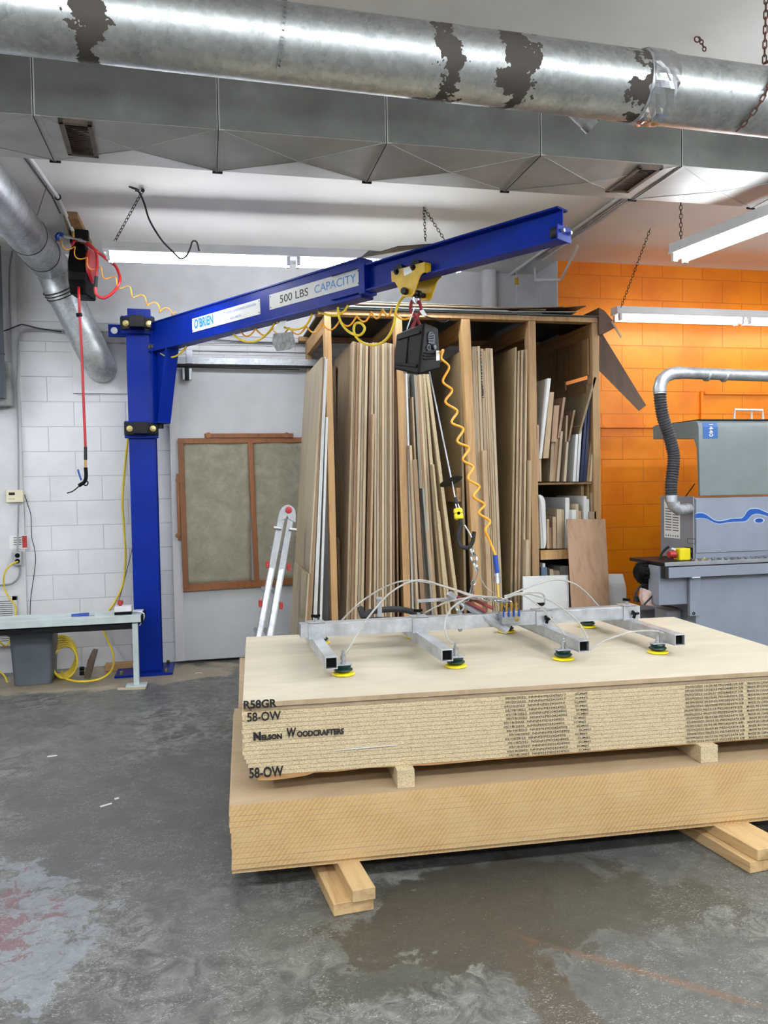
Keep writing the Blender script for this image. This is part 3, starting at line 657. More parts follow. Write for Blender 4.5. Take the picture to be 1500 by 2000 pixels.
for sx in (s0+.012, s1-.012):
    for zz in (z_lo+.012, z_lo+hgt-.012): G().cyl(P(sx,zz,-.006), P(sx,zz,-.003), .004, 8).out('rivet', M['blackm'], pl)
s0, zA = js(526, 576, -.006); s1, _q = js(703, 525, -.006); z_lo = js(526, 606, -.006)[1]; hgt = zA-z_lo
pl = G().obox(P(s0, z_lo, -.008), JD*(s1-s0), JN*.003, UPZ*hgt).out('capacity_plate', M['plate'], crane, .003); pl['label'] = 'long white load plate'
text("500 LBS", P(s0+(s1-s0)*.13, z_lo+hgt*.25), JD, UPZ, (s1-s0)*.33, hgt*.5, M['ink'], 'lettering', pl)
text("CAPACITY", P(s0+(s1-s0)*.53, z_lo+hgt*.25), JD, UPZ, (s1-s0)*.43, hgt*.5, M['bprint'], 'lettering', pl)
for sx in (s0+.014, s1-.014):
    for zz in (z_lo+.014, z_lo+hgt-.014): G().cyl(P(sx,zz,-.006), P(sx,zz,-.003), .004, 8).out('rivet', M['blackm'], pl)
# trolley
tr = thing('beam_trolley', J(js(805,550,te)[0], -.04, Z2-.16), 'yellow beam trolley riding on the blue boom above the black hoist', 'trolley')
def tz(x, y): return (760+x/12.5, 480+y/12.5)
poly = [(45,620),(850,395),(850,650),(790,690),(740,760),(600,1170),(540,1245),(330,1240),(140,890),(60,880)]
tp = te+.022
pf = [hit(*tz(x,y), J(0,tp,0), JN) for x, y in poly]
sp_ = G().prism(pf, JN*-.007).out('side_plate', M['yellow'], tr, .0015)
r1, r2 = hit(*tz(850,395), J(0,tp,0), JN), hit(*tz(850,650), J(0,tp,0), JN)
G().obox(r2, JD*.006, -JN*.05, UPZ*(r1.z-r2.z)).out('plate_flange', M['yellow'], sp_)
pl = G().prism([hit(*tz(x,y), J(0,tp+.001,0), JN) for x, y in ((345,560),(545,500),(560,650),(370,740))], JN*.001).out('rating_label', M['paper'], sp_, flat=True)
for (x, y) in ((185,640),(590,530)):
    c = hit(*tz(x,y), J(0,tp,0), JN); G().lathe(c, JN, [(.001,0),(.016,0),(.016,.004),(.01,.005),(.01,.016),(.001,.017)], 10).out('axle_bolt', M['blackm'], sp_)
    G().cyl(c-JN*.05+UPZ*.014, c-JN*.012+UPZ*.014, .031, 20).out('wheel', M['blackm'], tr)
q_ = [p-JN*.14 for p in pf]; sp2 = G().prism(q_, JN*-.007).out('side_plate', M['yellow'], tr, .0015)
for (x, y) in ((185,640),(590,530)):
    c = hit(*tz(x,y), J(0,tp,0), JN)-JN*.14; G().cyl(c+JN*.01+UPZ*.014, c+JN*.048+UPZ*.014, .031, 20).out('wheel', M['blackm'], tr)
c = hit(*tz(430,1120), J(0,tp,0), JN); G().cyl(c+JN*.012, c-JN*.165, .014, 14).cyl(c+JN*.03, c+JN*.003, .019, 6).cyl(c-JN*.06, c-JN*.04, .022, 12).cyl(c-JN*.10, c-JN*.08, .022, 12).out('cross_bolt', M['blackm'], tr)
G().torus(c-JN*.07-UPZ*.03, JD, .022, .006, 18).out('shackle', M['zinc'], tr)
trc = c-JN*.07-UPZ*.055

# ================================================================== SHEET STACKS
ORD = ['first','second','third','fourth','fifth','sixth','seventh','eighth','ninth','tenth','eleventh','twelfth','thirteenth','fourteenth','fifteenth','sixteenth','seventeenth','eighteenth','nineteenth','twentieth']
def stack_axes(rot): c, s_ = math.cos(rot), math.sin(rot); return V((c, s_, 0)), V((-s_, c, 0))
def slab(name, o, ux, uy, L, W_, z, th, mat, label, cat, group=None, gap=.0010, bv=.0008):
    g = G().obox(V((o.x, o.y, z)), ux*L, uy*W_, V((0,0,th-gap)))
    return tag(g.out(name, mat, bevel=bv, seg=1), label, cat, group)
def face_top(ob, mat, thr=.9):
    ob.data.materials.append(mat)
    for p in ob.data.polygons:
        if abs(p.normal.z) > thr: p.material_index = 1
# lower stack of tan sheets
LZ = .088
o = at(450, 1575, Z=.335); lx, ly = stack_axes(math.radians(-2.6))
nl = 13; th = (.335-LZ)/nl
for i in range(nl):
    k = nl-1-i; jx = random.uniform(-.003, .003); jy = (-.012, -.013, -.015, -.011, -.0105, -.011, -.0115, -.012, -.012, -.009, -.006, -.003, 0)[i]+.006
    if i == 0: jx, jy, lbl = .0, .004, 'bottom tan sheet of the low stack, resting on the floor timbers'
    elif i == nl-1: lbl = 'top tan sheet of the low stack, its bare face showing under the chipboard'
    else: lbl = '%s tan sheet from the top of the low stack' % ORD[nl-1-i]
    ob = slab('fibreboard_sheet', V((o.x+jx+(.0 if i < nl-5 else -.004), o.y+jy, 0)), lx, ly, 2.52, 1.27, LZ+i*th, th, M['sawn'], lbl, 'board', 'tan sheets in the low stack', gap=.0003, bv=.0004)
    face_top(ob, M['lowface'])
# timbers on the floor
def timber(x0, y0, L, w, h, z, rot, label, mat='lum'):
    ux, uy = stack_axes(rot); g = G().obox(V((x0, y0, z)), ux*w, uy*L, V((0,0,h)))
    return tag(g.out('timber', M[mat], bevel=.003), label, 'wood', 'timbers carrying the low stack')
p = at(652, 1791, Z=0); q = at(733, 1783, Z=0)
timber(p.x, p.y, 1.5, (q-p).length, .044, 0, math.radians(5), 'wide lower timber on the floor under the left end of the low stack')
p = at(689, 1764, Z=.045); timber(p.x, p.y, 1.5, .082, .0435, .0445, math.radians(5), 'short upper timber resting on the wide floor timber at left')
p = at(1465, 1707, Z=0); timber(p.x, p.y, 1.45, .20, .044, 0, math.radians(6), 'lower floor timber under the right end of the low stack')
p = at(1475, 1683, Z=.045); timber(p.x+.01, p.y, 1.45, .15, .0435, .0445, math.radians(6), 'upper floor timber under the right end of the low stack')
# another stack behind, only its left strip shows
o3 = at(466, 1384, Z=.33)
for i in range(4):
    ob = slab('fibreboard_sheet', V((o3.x+.0, 4.16+.004*i, 0)), lx, ly, 2.4, 1.22, .254+i*.019, .019, M['sawn'], ['bottom','second','third','top'][i]+' tan sheet of the pile hidden behind the main stack', 'board', 'sheets in the pile behind')
    face_top(ob, M['lowface'])
for dx in (.25, 1.9):
    tag(G().box(o3.x+dx, o3.x+dx+.09, 4.2, 5.3, 0, .2535).out('timber', M['lum'], bevel=.003), 'timber block under the %s end of the pile behind the main stack' % ('left' if dx < 1 else 'right'), 'wood', 'timbers under the pile behind')
# chipboard spacer blocks
BZ = .335; PB = .405
px_, py_ = stack_axes(math.radians(-3.3))
for (a, b, lbl) in (((776,1540), (810,1537), 'chipboard spacer block between the two stacks at left'), ((1369,1491), (1402,1488), 'chipboard spacer block between the two stacks at right')):
    p, q = at(*a, Z=BZ), at(*b, Z=BZ)
    tag(G().obox(V((p.x, p.y, BZ)), px_*(q-p).length, py_*1.1, V((0,0,PB-BZ-.001))).out('spacer_block', M['chip'], bevel=.002), lbl, 'block', 'spacer blocks')
# chipboard stack
MZ = .681
pc = at(474, 1373, Z=MZ); nb = 15; TT = .0160
PT = PB+nb*TT
sheets = []
for i in range(nb):
    r = i/(nb-1); k = nb-1-i
    inset = -.004 if i > 11 else (-.006+.002*((i*7) % 5) if i > 3 else .028-.007*i)
    oo = pc+px_*(inset) - py_*(-.002-random.uniform(0,.0012)); oo.z = 0
    lbl = ('bottom chipboard sheet of the pile, its lower left edge broken away' if i == 0 else 'topmost chipboard sheet, directly under the pale top boards' if i == nb-1 else '%s chipboard sheet from the top of the pile with printed edge codes' % ORD[k])
    ob = slab('chipboard_sheet', oo, px_, py_, 2.44, 1.29, PB+i*TT, TT, M['chip'], lbl, 'board', 'chipboard sheets in the pile')
    sheets.append((ob, oo, PB+i*TT))
# broken lip under the lowest sheet
oo = sheets[0][1]; g = G(); top = []; bot = []
prof = [(0,0),(.012,.016),(.06,.02),(.13,.017),(.19,.012),(.22,.003),(.3,.006),(.42,.0015),(.6,.006),(.66,.009),(.9,.005),(1.4,.004),(2.4,.004)]
pts = [oo+px_*.01+px_*x+V((0,0,PB-h)) for x, h in prof]; pts = [V((p.x,p.y,p.z)) for p in pts]
pts2 = [oo+px_*.01+px_*x+V((0,0,PB-.0005)) for x in (2.4, 0)]
g.prism([V((p.x,p.y,p.z)) for p in pts+pts2], py_*.03)
g.out('broken_edge', wood('torn_brown_edge', (176,138,94), (140,104,66), 'X', .9, 8), sheets[0][0], flat=True)
# edge printing
d1 = ['09/20/2022  NNNN:PID2436017']*3+['05/18/2022  NNNN:PID2424902']*12
def u_at(px, py, z): p = at(px, py, Z=z); return (p-pc).dot(px_)
ua, ub = u_at(992,1385,.60), u_at(1110,1376,.60); uc, ud = u_at(1128,1375,.60), u_at(1153,1374,.60)
ue, uf = u_at(1336,1358,.60), u_at(1452,1352,.60); ug = u_at(1462,1352,.60)
times = ['16:26:48','16:26:53','16:26:57','06:52:56','06:53:02','06:53:08','06:53:14','06:53:20','06:53:26','06:53:32','06:53:38','06:53:44','06:53:50','06:53:56','06:54:01']
for i, (ob, oo, z) in enumerate(sheets):
    k = nb-1-i; jx = random.uniform(-.012, .012); b = oo-py_*.0012; zz = z+.003; hh = .0088
    u0 = (V((pc.x,pc.y,0))-oo).dot(px_)
    text(d1[k], b+px_*(u0+ua+jx)+V((0,0,zz)), px_, UPZ, ub-ua, hh, M['inkg'], 'edge_print', ob, bold=.02)
    text('SCM#2', b+px_*(u0+uc+jx)+V((0,0,zz)), px_, UPZ, ud-uc, hh, M['inkg'], 'edge_print', ob, bold=.02)
    dt = '09/02/2022 ' if k < 3 else '05/09/2022 '
    pid = ' PID2468319 5/8' if k < 3 else ' PID2425474 5/8'
    text(dt+times[k]+pid, b+px_*(u0+ue+jx*.5)+V((0,0,zz)), px_, UPZ, uf-ue, hh, M['inkg'], 'edge_print', ob, bold=.02)
    text('MADE IN CANADA', b+px_*(u0+ug+jx*.5)+V((0,0,zz)), px_, UPZ, .115, hh, M['inkg'], 'edge_print', ob, bold=.02)
def hand(s, xl, xr, yb, yt, ob, bold=.03, shear=0):
    # marker writing on the front faces of the pile
    pb = hit(xl, yb, pc-py_*.003, py_); pr = hit(xr, yb, pc-py_*.003, py_); ptp = hit(xl, yt, pc-py_*.003, py_)
    text(s, pb, px_, UPZ, (pr-pb).dot(px_), ptp.z-pb.z, M['ink'], 'marker_writing', ob, bold=bold, shear=shear)
hand('N', 495, 510, 1447, 1430, sheets[9][0], .07); hand('ELSON', 511, 551, 1446, 1435, sheets[9][0], .06)
hand('W', 560, 579, 1441, 1422, sheets[10][0], .04, .1); hand('OODCRAFTERS', 580, 672, 1440, 1428, sheets[10][0], .05)
hand('58-OW', 483, 549, 1410, 1392, sheets[12][0], .02)
hand('58-OW', 487, 554, 1521, 1500, sheets[1][0], .03)
g = G(); pa_ = hit(652, 1466, pc-py_*.003, py_); pb_ = hit(775, 1456, pc-py_*.003, py_)
g.prism([pa_, pa_.lerp(pb_,.3)-UPZ*.001, pb_, pb_+UPZ*.003, pa_.lerp(pb_,.5)+UPZ*.004, pa_+UPZ*.001], py_*.001); g.out('white_scrape', M['paper'], sheets[4][0], flat=True)
# thin board and top board
ob = slab('fibreboard_sheet', pc+px_*.03+py_*.008, px_, py_, 2.40, 1.29, PT, MZ-.019-PT, M['mdfe'], 'thin darker board between the chipboard pile and the pale top board', 'board')
writing = hit(476, 1385, pc-py_*.001, py_)
top = slab('fibreboard_sheet', pc, px_, py_, 2.44, 1.31, MZ-.019, .019, M['mdfe'], 'pale cream top board carrying the vacuum lifting frame', 'board'); face_top(top, M['mdftop'])
hand('R58GR', 476, 541, 1385, 1368.5, top, .035)

# ================================================================== VACUUM LIFTING FRAME
FY = at(700, 1241, Z=.775).y
x0m = at(587, 1247, Z=.775).x; x1m = at(1262, 1212, Z=.775).x
fr = thing('vacuum_lifting_frame', ((x0m+x1m)/2, FY, MZ), 'aluminium vacuum lifting frame with four arms resting on the pale top board', 'lifter')
def sqtube(g, p, q, w, h, t_=.004):   # hollow along p->q, bottom centre line
    p, q = V(p), V(q); d = (q-p).normalized(); sd = d.cross(UPZ).normalized()
    g.obox(p-sd*w/2, sd*w, q-p, UPZ*t_); g.obox(p-sd*w/2+UPZ*(h-t_), sd*w, q-p, UPZ*t_)
    g.obox(p-sd*w/2+UPZ*t_, sd*t_, q-p, UPZ*(h-2*t_)); g.obox(p+sd*(w/2-t_)+UPZ*t_, sd*t_, q-p, UPZ*(h-2*t_)); return g
TB = .0635
mb = sqtube(G(), (x0m, FY+TB/2, .777), (x1m, FY+TB/2, .777), TB, TB).out('main_beam', M['alu'], fr, .0015)
G().box(x0m+.006, x0m+.012, FY+.005, FY+TB-.005, .782, .836).box(x1m-.012, x1m-.006, FY+.005, FY+TB-.005, .782, .836).out('end_cap', M['black'], mb)
arms = [at(648,1308,Z=.725).x, at(874,1292,Z=.725).x, at(1144,1275,Z=.725).x, at(1331,1262,Z=.725).x]
AW = .051; AZ = .725
cup_px = [((677,1320),(645,1252)), ((895,1300),(800,1250)), ((1108,1285),(993,1238)), ((1298,1273),(1160,1226))]
cups = []
def make_cup(p):
    c = thing('suction_cup', (p.x, p.y, MZ), '', ''); del c['label']; del c['category']; c.parent = fr; c.location = V((p.x, p.y, MZ))-fr.location
    G().lathe((p.x,p.y,MZ+.001), UPZ, [(.001,.0),(.047,0),(.049,.003),(.047,.006),(.04,.009),(.001,.009)], 36).out('cup_lip', M['yplas'], c)
    G().lathe((p.x,p.y,MZ), UPZ, [(.001,.009),(.026,.009),(.030,.013),(.040,.021),(.039,.025),(.030,.030),(.031,.033),(.034,.036),(.026,.042),(.001,.042)], 32).out('bellows', M['cup'], c)
    G().box(p.x-.034, p.x+.034, p.y-.022, p.y+.022, MZ+.042, MZ+.047).out('mounting_plate', M['alu'], c, .001)
    g = G().lathe((p.x,p.y,MZ+.047), UPZ, [(.011,0),(.011,.008),(.0075,.009),(.0075,.014),(.012,.015),(.012,.034),(.008,.036),(.008,.044),(.006,.046),(.006,.056),(.001,.057)], 12)
    g.out('fitting', M['zinc'], c); return c
c0 = None
def copy_tree(o, parent):
    c = o.copy(); C.objects.link(c); c.parent = parent
    for ch in [x for x in bpy.data.objects if x.parent == o]: copy_tree(ch, c)
    return c
cuppos = []
for i, (a, b) in enumerate(cup_px):
    for j, pp in enumerate((a, b)):
        p = at(pp[0], pp[1], Z=MZ)
        p.x = arms[i]+ (.062 if i < 2 else -.062)*(1 if j == 0 else 1); 
        if j == 0: p.y = 3.262
        else: p.y = 3.95
        cuppos.append(V((p.x, p.y, MZ+.10)))
        if c0 is None: c0 = make_cup(p); base0 = p
        else: c = copy_tree(c0, fr); c.location = V((p.x, p.y, MZ))-fr.location
for i, ax_ in enumerate(arms):
    ar = sqtube(G(), (ax_, 3.18, AZ), (ax_, 4.01, AZ), AW, .0505).out('arm', M['alu'], fr, .0012)
    G().box(ax_-AW/2+.004, ax_+AW/2-.004, 3.20, 3.205, AZ+.004, AZ+.046).out('dark_plug', M['black'], ar)
    G().box(ax_-.04, ax_+.04, FY-.006, FY, AZ+.045, .845).box(ax_-.04, ax_+.04, FY-.006, FY+TB+.006, .8405, .8465).box(ax_-.04, ax_+.04, FY+TB, FY+TB+.006, AZ+.045, .845).out('clamp_sleeve', M['alu'], ar, .001)
    kn = G().cyl((ax_, FY+.03, .8465), (ax_, FY+.03, .866), .008, 8); kn.out('clamp_stud', M['zinc'], ar)
    kb = G().lathe((ax_, FY+.03, .864), UPZ, [(.001,0),(.009,0),(.009,.012),(.001,.013)], 10)
    for k_ in range(3):
        a = 2*PI*k_/3+.5; kb.bar((ax_, FY+.03, .871), (ax_+math.cos(a)*.022, FY+.03+math.sin(a)*.022, .871), .011, .012)
    kb.out('wing_knob', M['black'], ar)
    if i >= 2:
        kb = G().cyl((ax_+.01, FY-.006, .805), (ax_+.01, FY-.028, .805), .008, 8)
        for k_ in range(3):
            a = 2*PI*k_/3+.2; kb.bar((ax_+.01, FY-.026, .805), (ax_+.01+math.cos(a)*.022, FY-.026, .805+math.sin(a)*.022), .011, .011)
        kb.out('wing_knob', M['black'], ar)
# eye bolts, end chain ring
def eye(px, py):
    p = at(px, py, Y=FY+.03); z = .8405
    G().cyl((p.x,FY+.03,z), (p.x,FY+.03,z+.014), .012, 10).torus((p.x,FY+.03,z+.036), (.5,.86,0), .019, .005, 20).out('eye_bolt', M['zinc'], fr)
    G().cyl((p.x,FY+.03,.777), (p.x,FY+.03,.758), .007, 8).cyl((p.x,FY+.03,.772), (p.x,FY+.03,.764), .011, 6).out('bolt_end', M['zinc'], fr)
    return V((p.x, FY+.03, z+.05))
e1 = eye(898, 1196); e2 = eye(993, 1190)
# valve manifold bar crossing the beam
xm_ = at(985, 1215, Y=FY-.05).x
cA, cB = at(876,1160,Y=FY+.14), at(992,1233,Y=FY-.07)
vb = G().bar(cA, cB, .03, .022, (1,0,0)).out('support_channel', M['alu'], fr, .002)
vm = G().box(xm_-.02, xm_+.075, FY-.07, FY-.02, .80, .858).out('manifold_block', M['zinc'], fr, .003)
for k_ in range(4):
    x = xm_-.01+k_*.024; G().cyl((x,FY-.045,.858), (x,FY-.045,.872), .009, 6).cyl((x,FY-.045,.872), (x,FY-.045,.90), .0065, 8).cyl((x,FY-.045,.885), (x,FY-.045,.893), .010, 6).out('brass_fitting', M['brass'], vm)
for k_ in range(4):
    x = xm_-.012+k_*.026; G().box(x-.003, x+.003, FY-.078, FY-.07, .835, .870).out('blue_clip', M['bluep'], vm)
G().lathe((xm_+.055,FY-.07,.822), (0,-1,0), [(.001,0),(.010,0),(.010,.004),(.001,.005)], 12).out('brass_plug', M['brass'], vm)
for (a_h, b_h) in (((893,1166),(950,1195)), ((908,1163),(962,1188))):
    G().cyl(at(*a_h, Y=FY+.10), at(*b_h, Y=FY+.0), .0085, 12).out('red_handle', M['dred'], fr)
g = G(); pL = at(814,1174,Y=FY+.3); pR = at(882,1170,Y=FY+.28); g.bar(pL, pR, .03, .014).out('upper_rail', M['alu'], fr, .002)
G().bar(pR, cA, .02, .012).out('rail_link', M['alu'], fr, .001)
g = G(); pt = at(741,1171,Y=FY+.30); pbm = at(747,1212,Y=FY+.30); g.bar(V((pt.x,pt.y,.80)), pt, .022, .012, (1,0,0)); g.obox(pt-V((.016,.03,0)), V((.032,0,0)), V((0,.06,0)), V((0,0,.010))); g.out('rear_upright', M['alu'], fr, .001)
G().torus((xm_+.01,FY+.0,.905), (.2,.3,1), .028, .004, 20).out('hose_ring', M['zinc'], fr)
# clear tubes from the manifold to each cup
src = V((xm_+.02, FY-.04, .90))
def tube_(pts, lab=None): G().tube(spline([at(x,y,Y=Y) if not isinstance(x, V) else x for (x,y,Y) in pts], 8), .0042, 8).out('clear_air_tube', M['clearh'], fr)
sY = FY-.03
tube_([(975,1166,sY),(930,1166,sY),(880,1150,sY-.02),(820,1133,sY-.06),(770,1152,3.45),(730,1192,3.36),(700,1235,3.30),(682,1266,3.265),(676,1278,3.262)])
tube_([(980,1168,sY),(930,1164,sY+.02),(860,1143,sY+.06),(800,1134,FY+.08),(760,1143,FY+.14),(710,1172,FY+.20),(668,1211,FY+.24),(648,1236,FY+.28)])
tube_([(975,1170,sY),(935,1164,sY),(910,1169,sY-.06),(880,1190,3.42),(869,1220,3.34),(874,1245,3.29),(885,1257,3.265)])
tube_([(975,1168,sY),(940,1166,sY),(880,1174,FY+.04),(834,1195,FY+.14),(815,1212,FY+.24)])
tube_([(985,1166,sY),(1030,1148,sY+.05),(1085,1132,FY+.1),(1130,1145,FY+.14),(1170,1185,FY+.17),(1190,1212,FY+.2)])
tube_([(985,1170,sY),(1020,1162,sY-.03),(1060,1190,3.45),(1090,1225,3.34),(1106,1243,3.265)])
tube_([(985,1168,sY),(1030,1160,sY-.03),(1080,1176,3.42),(1120,1205,3.34),(1138,1228,3.26),(1147,1248,3.24)])
tube_([(1150,1270,3.22),(1180,1252,3.22),(1225,1236,3.23),(1265,1232,3.24),(1294,1236,3.262),(1298,1246,3.262)])
tube_([(985,1164,sY),(1030,1157,FY),(1060,1160,FY+.05),(1064,1180,FY+.08)])
# chain set from the hook to the frame
hx = at(931, 1113, Y=3.72); lo = at(918, 1166, Y=FY+.03)
g = G(); tp = at(921, 1070, Y=3.76)
g2 = G(); pts = [tp, tp.lerp(hx,.33), tp.lerp(hx,.66), hx, hx.lerp(lo,.5), lo]
for i in range(5): g2.link(pts[i], pts[i+1], 1.35, .014 if i < 3 else .010, .0055 if i < 3 else .0032, i % 2)
g2.out('lifting_chain', M['chrome'], fr)
for e in (e1, e2): G().chain(lo, e, .04, .009, .003).out('spreader_chain', M['chrome'], fr)
G().tube(spline([hx, at(950,1148,Y=3.68), at(972,1162,Y=3.62)], 6), .0022, 6).out('safety_cable', M['clearh'], fr)
# black ring-shaped hose lying behind the frame on the pile
tag(G().tube(spline([at(x,y,Y=Y) for x,y,Y in ((704,1188,4.0),(710,1204,3.95),(722,1196,4.0),(740,1192,4.08),(780,1190,4.12),(815,1198,4.1),(830,1208,4.0),(800,1212,3.9),(750,1211,3.88),(715,1212,3.9))], 8), .016, 10).out('rubber_hose', M['rubber']), 'black rubber hose lying behind the left part of the lifting frame', 'hose')

# ================================================================== HOIST
D0 = 4.12
P8 = {k: at(x, y, D=d) for k, (x, y, d) in dict(nt=(829,629,D0), nb=(818,733,D0-.02), lt=(773,652,D0+.2), lb=(768,722,D0+.16), rt=(857,640,D0+.12), rb=(862,721,D0+.1)).items()}
P8['bt'] = P8['lt']+P8['rt']-P8['nt']; P8['bb'] = P8['lb']+P8['rb']-P8['nb']
hc = thing('electric_hoist', (P8['lb']+P8['rb'])/2, 'black box shaped hoist hanging from the yellow trolley', 'hoist')
q8 = [P8[k] for k in ('nb','rb','bb','lb','nt','rt','bt','lt')]
G().hexa(q8).out('housing', M['black'], hc, .014, seg=3)
nL = (P8['nt']-P8['nb']).cross(P8['lt']-P8['nt']).normalized()
if nL.dot(EYE-P8['nt']) < 0: nL = -nL
def onL(u, v, d=0): return P8['nb'].lerp(P8['lb'],u).lerp(P8['nt'].lerp(P8['lt'],u), v)+nL*d
for (u0,u1,v0,v1) in ((.1,.92,.80,.86),(.1,.92,.14,.20),(.5,.53,.2,.8)):
    G().hexa([onL(u0,v0,-.004),onL(u1,v0,-.004),onL(u1,v1,-.004),onL(u0,v1,-.004),onL(u0,v0,.006),onL(u1,v0,.006),onL(u1,v1,.006),onL(u0,v1,.006)]).out('rib', M['black'], hc, .002)
nR = (P8['nt']-P8['nb']).cross(P8['rt']-P8['nt']).normalized()
if nR.dot(EYE-P8['nt']) < 0: nR = -nR
def onR(u, v, d=0): return P8['nb'].lerp(P8['rb'],u).lerp(P8['nt'].lerp(P8['rt'],u), v)+nR*d
g = G()
for i in range(6): g.bar(onR(.3,.62+.035*i,.003), onR(.66,.62+.035*i,.003), .006, .004)
g.torus(onR(.47,.72,.003), nR, .03, .003, 20).out('vent_grille', M['grey'], hc)
G().torus(onR(.36,.52,.003), nR, .014, .003, 16).out('round_port', M['grey'], hc)
G().lathe(onR(.68,.53,0), nR, [(.001,0),(.013,0),(.013,.006),(.001,.007)], 16).out('round_button', M['grey'], hc)
G().hexa([onR(.76,.22,0),onR(.93,.22,0),onR(.93,.45,0),onR(.76,.45,0),onR(.76,.22,.003),onR(.93,.22,.003),onR(.93,.45,.003),onR(.76,.45,.003)]).out('white_label', M['paper'], hc, .002)
for i in range(3): G().bar(onR(.12,.30+.06*i,.002), onR(.66,.28+.06*i,.002), .006, .005).out('rib', M['black'], hc, .001)
g = G(); b = onR(.5,-.04); g.obox(P8['bb'].lerp(P8['nb'],.5)-UPZ*.02-V((.05,.03,0)), V((.1,0,0)), V((0,.06,0)), V((0,0,.03))); g.out('bottom_guide', M['blackm'], hc, .004)
top_c = (P8['nt']+P8['bt'])/2
# sling
sl = thing('lifting_sling', top_c, 'dark red woven sling tying the hoist up to the yellow trolley', 'sling')
mid_ = trc.lerp(top_c, .55)
for a, b in ((-.03,.012),(.03,-.012)):
    G().tube(spline([trc+V((a*.6,0,.02)), trc+V((a,0,-.03)), mid_+V((-b*.3,0,.01)), mid_.lerp(top_c,.5)+V((-a*.6,0,0)), top_c+V((-a*1.3,0,-.005))], 6), .009, 8).out('sling_leg', M['red2'] if 'red2' in M else paint('dark_red_webbing', (120,20,34), .8), sl)
G().obox(mid_+V((.035,-.01,.01)), V((.022,0,.008)), V((0,.003,0)), V((-.02,0,.03))).out('tag', M['paper'], sl)
G().tube([trc+V((-.01,-.01,-.02)), P8['lt'].lerp(P8['nt'],.4)+V((0,0,.0))], .003, 6).out('white_cord', M['white'], sl)
tag(G().tube(spline([trc+V((.03,.02,-.05)), at(862,628,D=4.2), at(875,627,D=4.15), at(878,621,D=4.1)], 6), .0035, 6).out('loose_cable', M['rubber']), 'loose black cable end sticking out beside the hoist sling', 'cable')
# cable, disc, swivel and hook
ht = thing('hoist_hook', at(925,1075,D=3.86), 'black lifting hook with yellow swivel on a thin steel cable below the hoist', 'hook')
cT = at(838, 724, D=4.17); c1 = at(889, 972, D=3.93)
G().cyl(cT, c1, .0038, 10).out('cable', M['zinc'], ht)
c2 = at(881, 940, D=3.96); dn = (cT-c1).normalized()
G().lathe(c2, (dn+V((-.2,0,-.0))).normalized()+V((0,0,0)), [(.001,-.002),(.06,-.002),(.06,.002),(.001,.002)], 32).out('stop_disc', M['black'], ht)
G().cyl(c1, at(892,984,D=3.92), .0095, 14).out('rubber_stop', M['rubber'], ht)
a = at(892,984,D=3.92); b = at(896,996,D=3.91)
G().cyl(a+V((-.006,0,0)), b+V((-.008,0,0)), .003, 8).cyl(a+V((.006,0,0)), b+V((.008,0,0)), .003, 8).out('wire_loop', M['zinc'], ht)
y0_, y1_ = at(894,993,D=3.91), at(897,1016,D=3.90); ya = (y1_-y0_)
sw = G().lathe(y0_, ya, [(.001,0),(.018,0),(.023,.008),(.023,.022),(.019,.026),(.023,.032),(.023,.05),(.018,.055),(.001,.056)], 20).out('yellow_swivel', M['yplas'], ht)
G().lathe(y0_+ya*.4-FW*.0225, -FW, [(.001,0),(.008,0),(.008,.002),(.001,.002)], 12).out('hole_mark', M['black'], sw)
G().tube(spline([at(x,y,D=3.89) for x,y in ((899,1014),(900,1022),(900,1030),(896,1041),(895,1053),(899,1065),(908,1070),(917,1068),(923,1058),(925,1046),(926,1038))], 6), .010, 12, rs=None).out('hook', M['rubber'], ht)
G().tube([at(907,1026,D=3.88), at(915,1038,D=3.875), at(921,1050,D=3.87)], .0045, 8).out('safety_latch', M['zinc'], ht)

# ================================================================== LUMBER RACK
RF = 5.75; RB = 6.90
rack = thing('sheet_rack', (1.95, 6.3, 0), 'tall open wooden rack full of upright sheets against the white wall', 'rack')
def r7(x, y): return (550+x/3.077, 600+y/3.077)
def r8(x, y): return (850+x/3.077, 600+y/3.077)
def ext_(pt, pb, z):    # carry line pt->pb on to height z
    return pt+(pb-pt)*((z-pt.z)/(pb.z-pt.z))
posts = [((633,646),(647.5,660.5)), ((771,785),(789,802)), ((901,918),(928,943)), ((1032,1046),(1041,1055)), ((1156,1169),(1161,1175))]
RT_ = []
for (xt, xb) in posts:
    tl, tr_ = at(xt[0], 605, Y=RF), at(xt[1], 605, Y=RF); bl, br = at(xb[0], 1200, Y=RF), at(xb[1], 1200, Y=RF)
    if xt[0] > 1100: bl, br = at(xb[0]-.5, 1010, Y=RF), at(xb[1]-.5, 1010, Y=RF)
    tl.z = tr_.z = 2.715; b0, b1 = ext_(tl, bl, 0), ext_(tr_, br, 0)
    G().prism([b0, b1, tr_, tl], (0,.089,0)).out('post', M['pine'], rack, .003)
    off = V((0, RB-RF-.09, 0)); w_ = V(((tr_-tl).x*.0,0,0))
    G().prism([b0+off, b1+off, tr_+off, tl+off], (0,.089,0)).out('rear_post', M['pine'], rack, .003)
    # rafter to the back and floor runner
    G().obox(V((tl.x+.004, RF+.089, 2.60)), V((tr_.x-tl.x-.008,0,0)), V((0,RB-RF-.18,0)), V((0,0,.115))).out('rafter', M['piney'], rack, .002)
    RT_.append((tl, tr_, b0, b1))
G().box(.80, 3.06, RF-.002, RF+.087, 2.717, 2.755).out('top_rail', M['pine'], rack, .003)
G().box(.80, 3.06, RB-.09, RB, 2.717, 2.755).out('rear_rail', M['pine'], rack, .003)
G().box(.90, 3.04, RF+.09, RB-.09, .02, .06).out('floor_deck', M['plyd'], rack, .002)
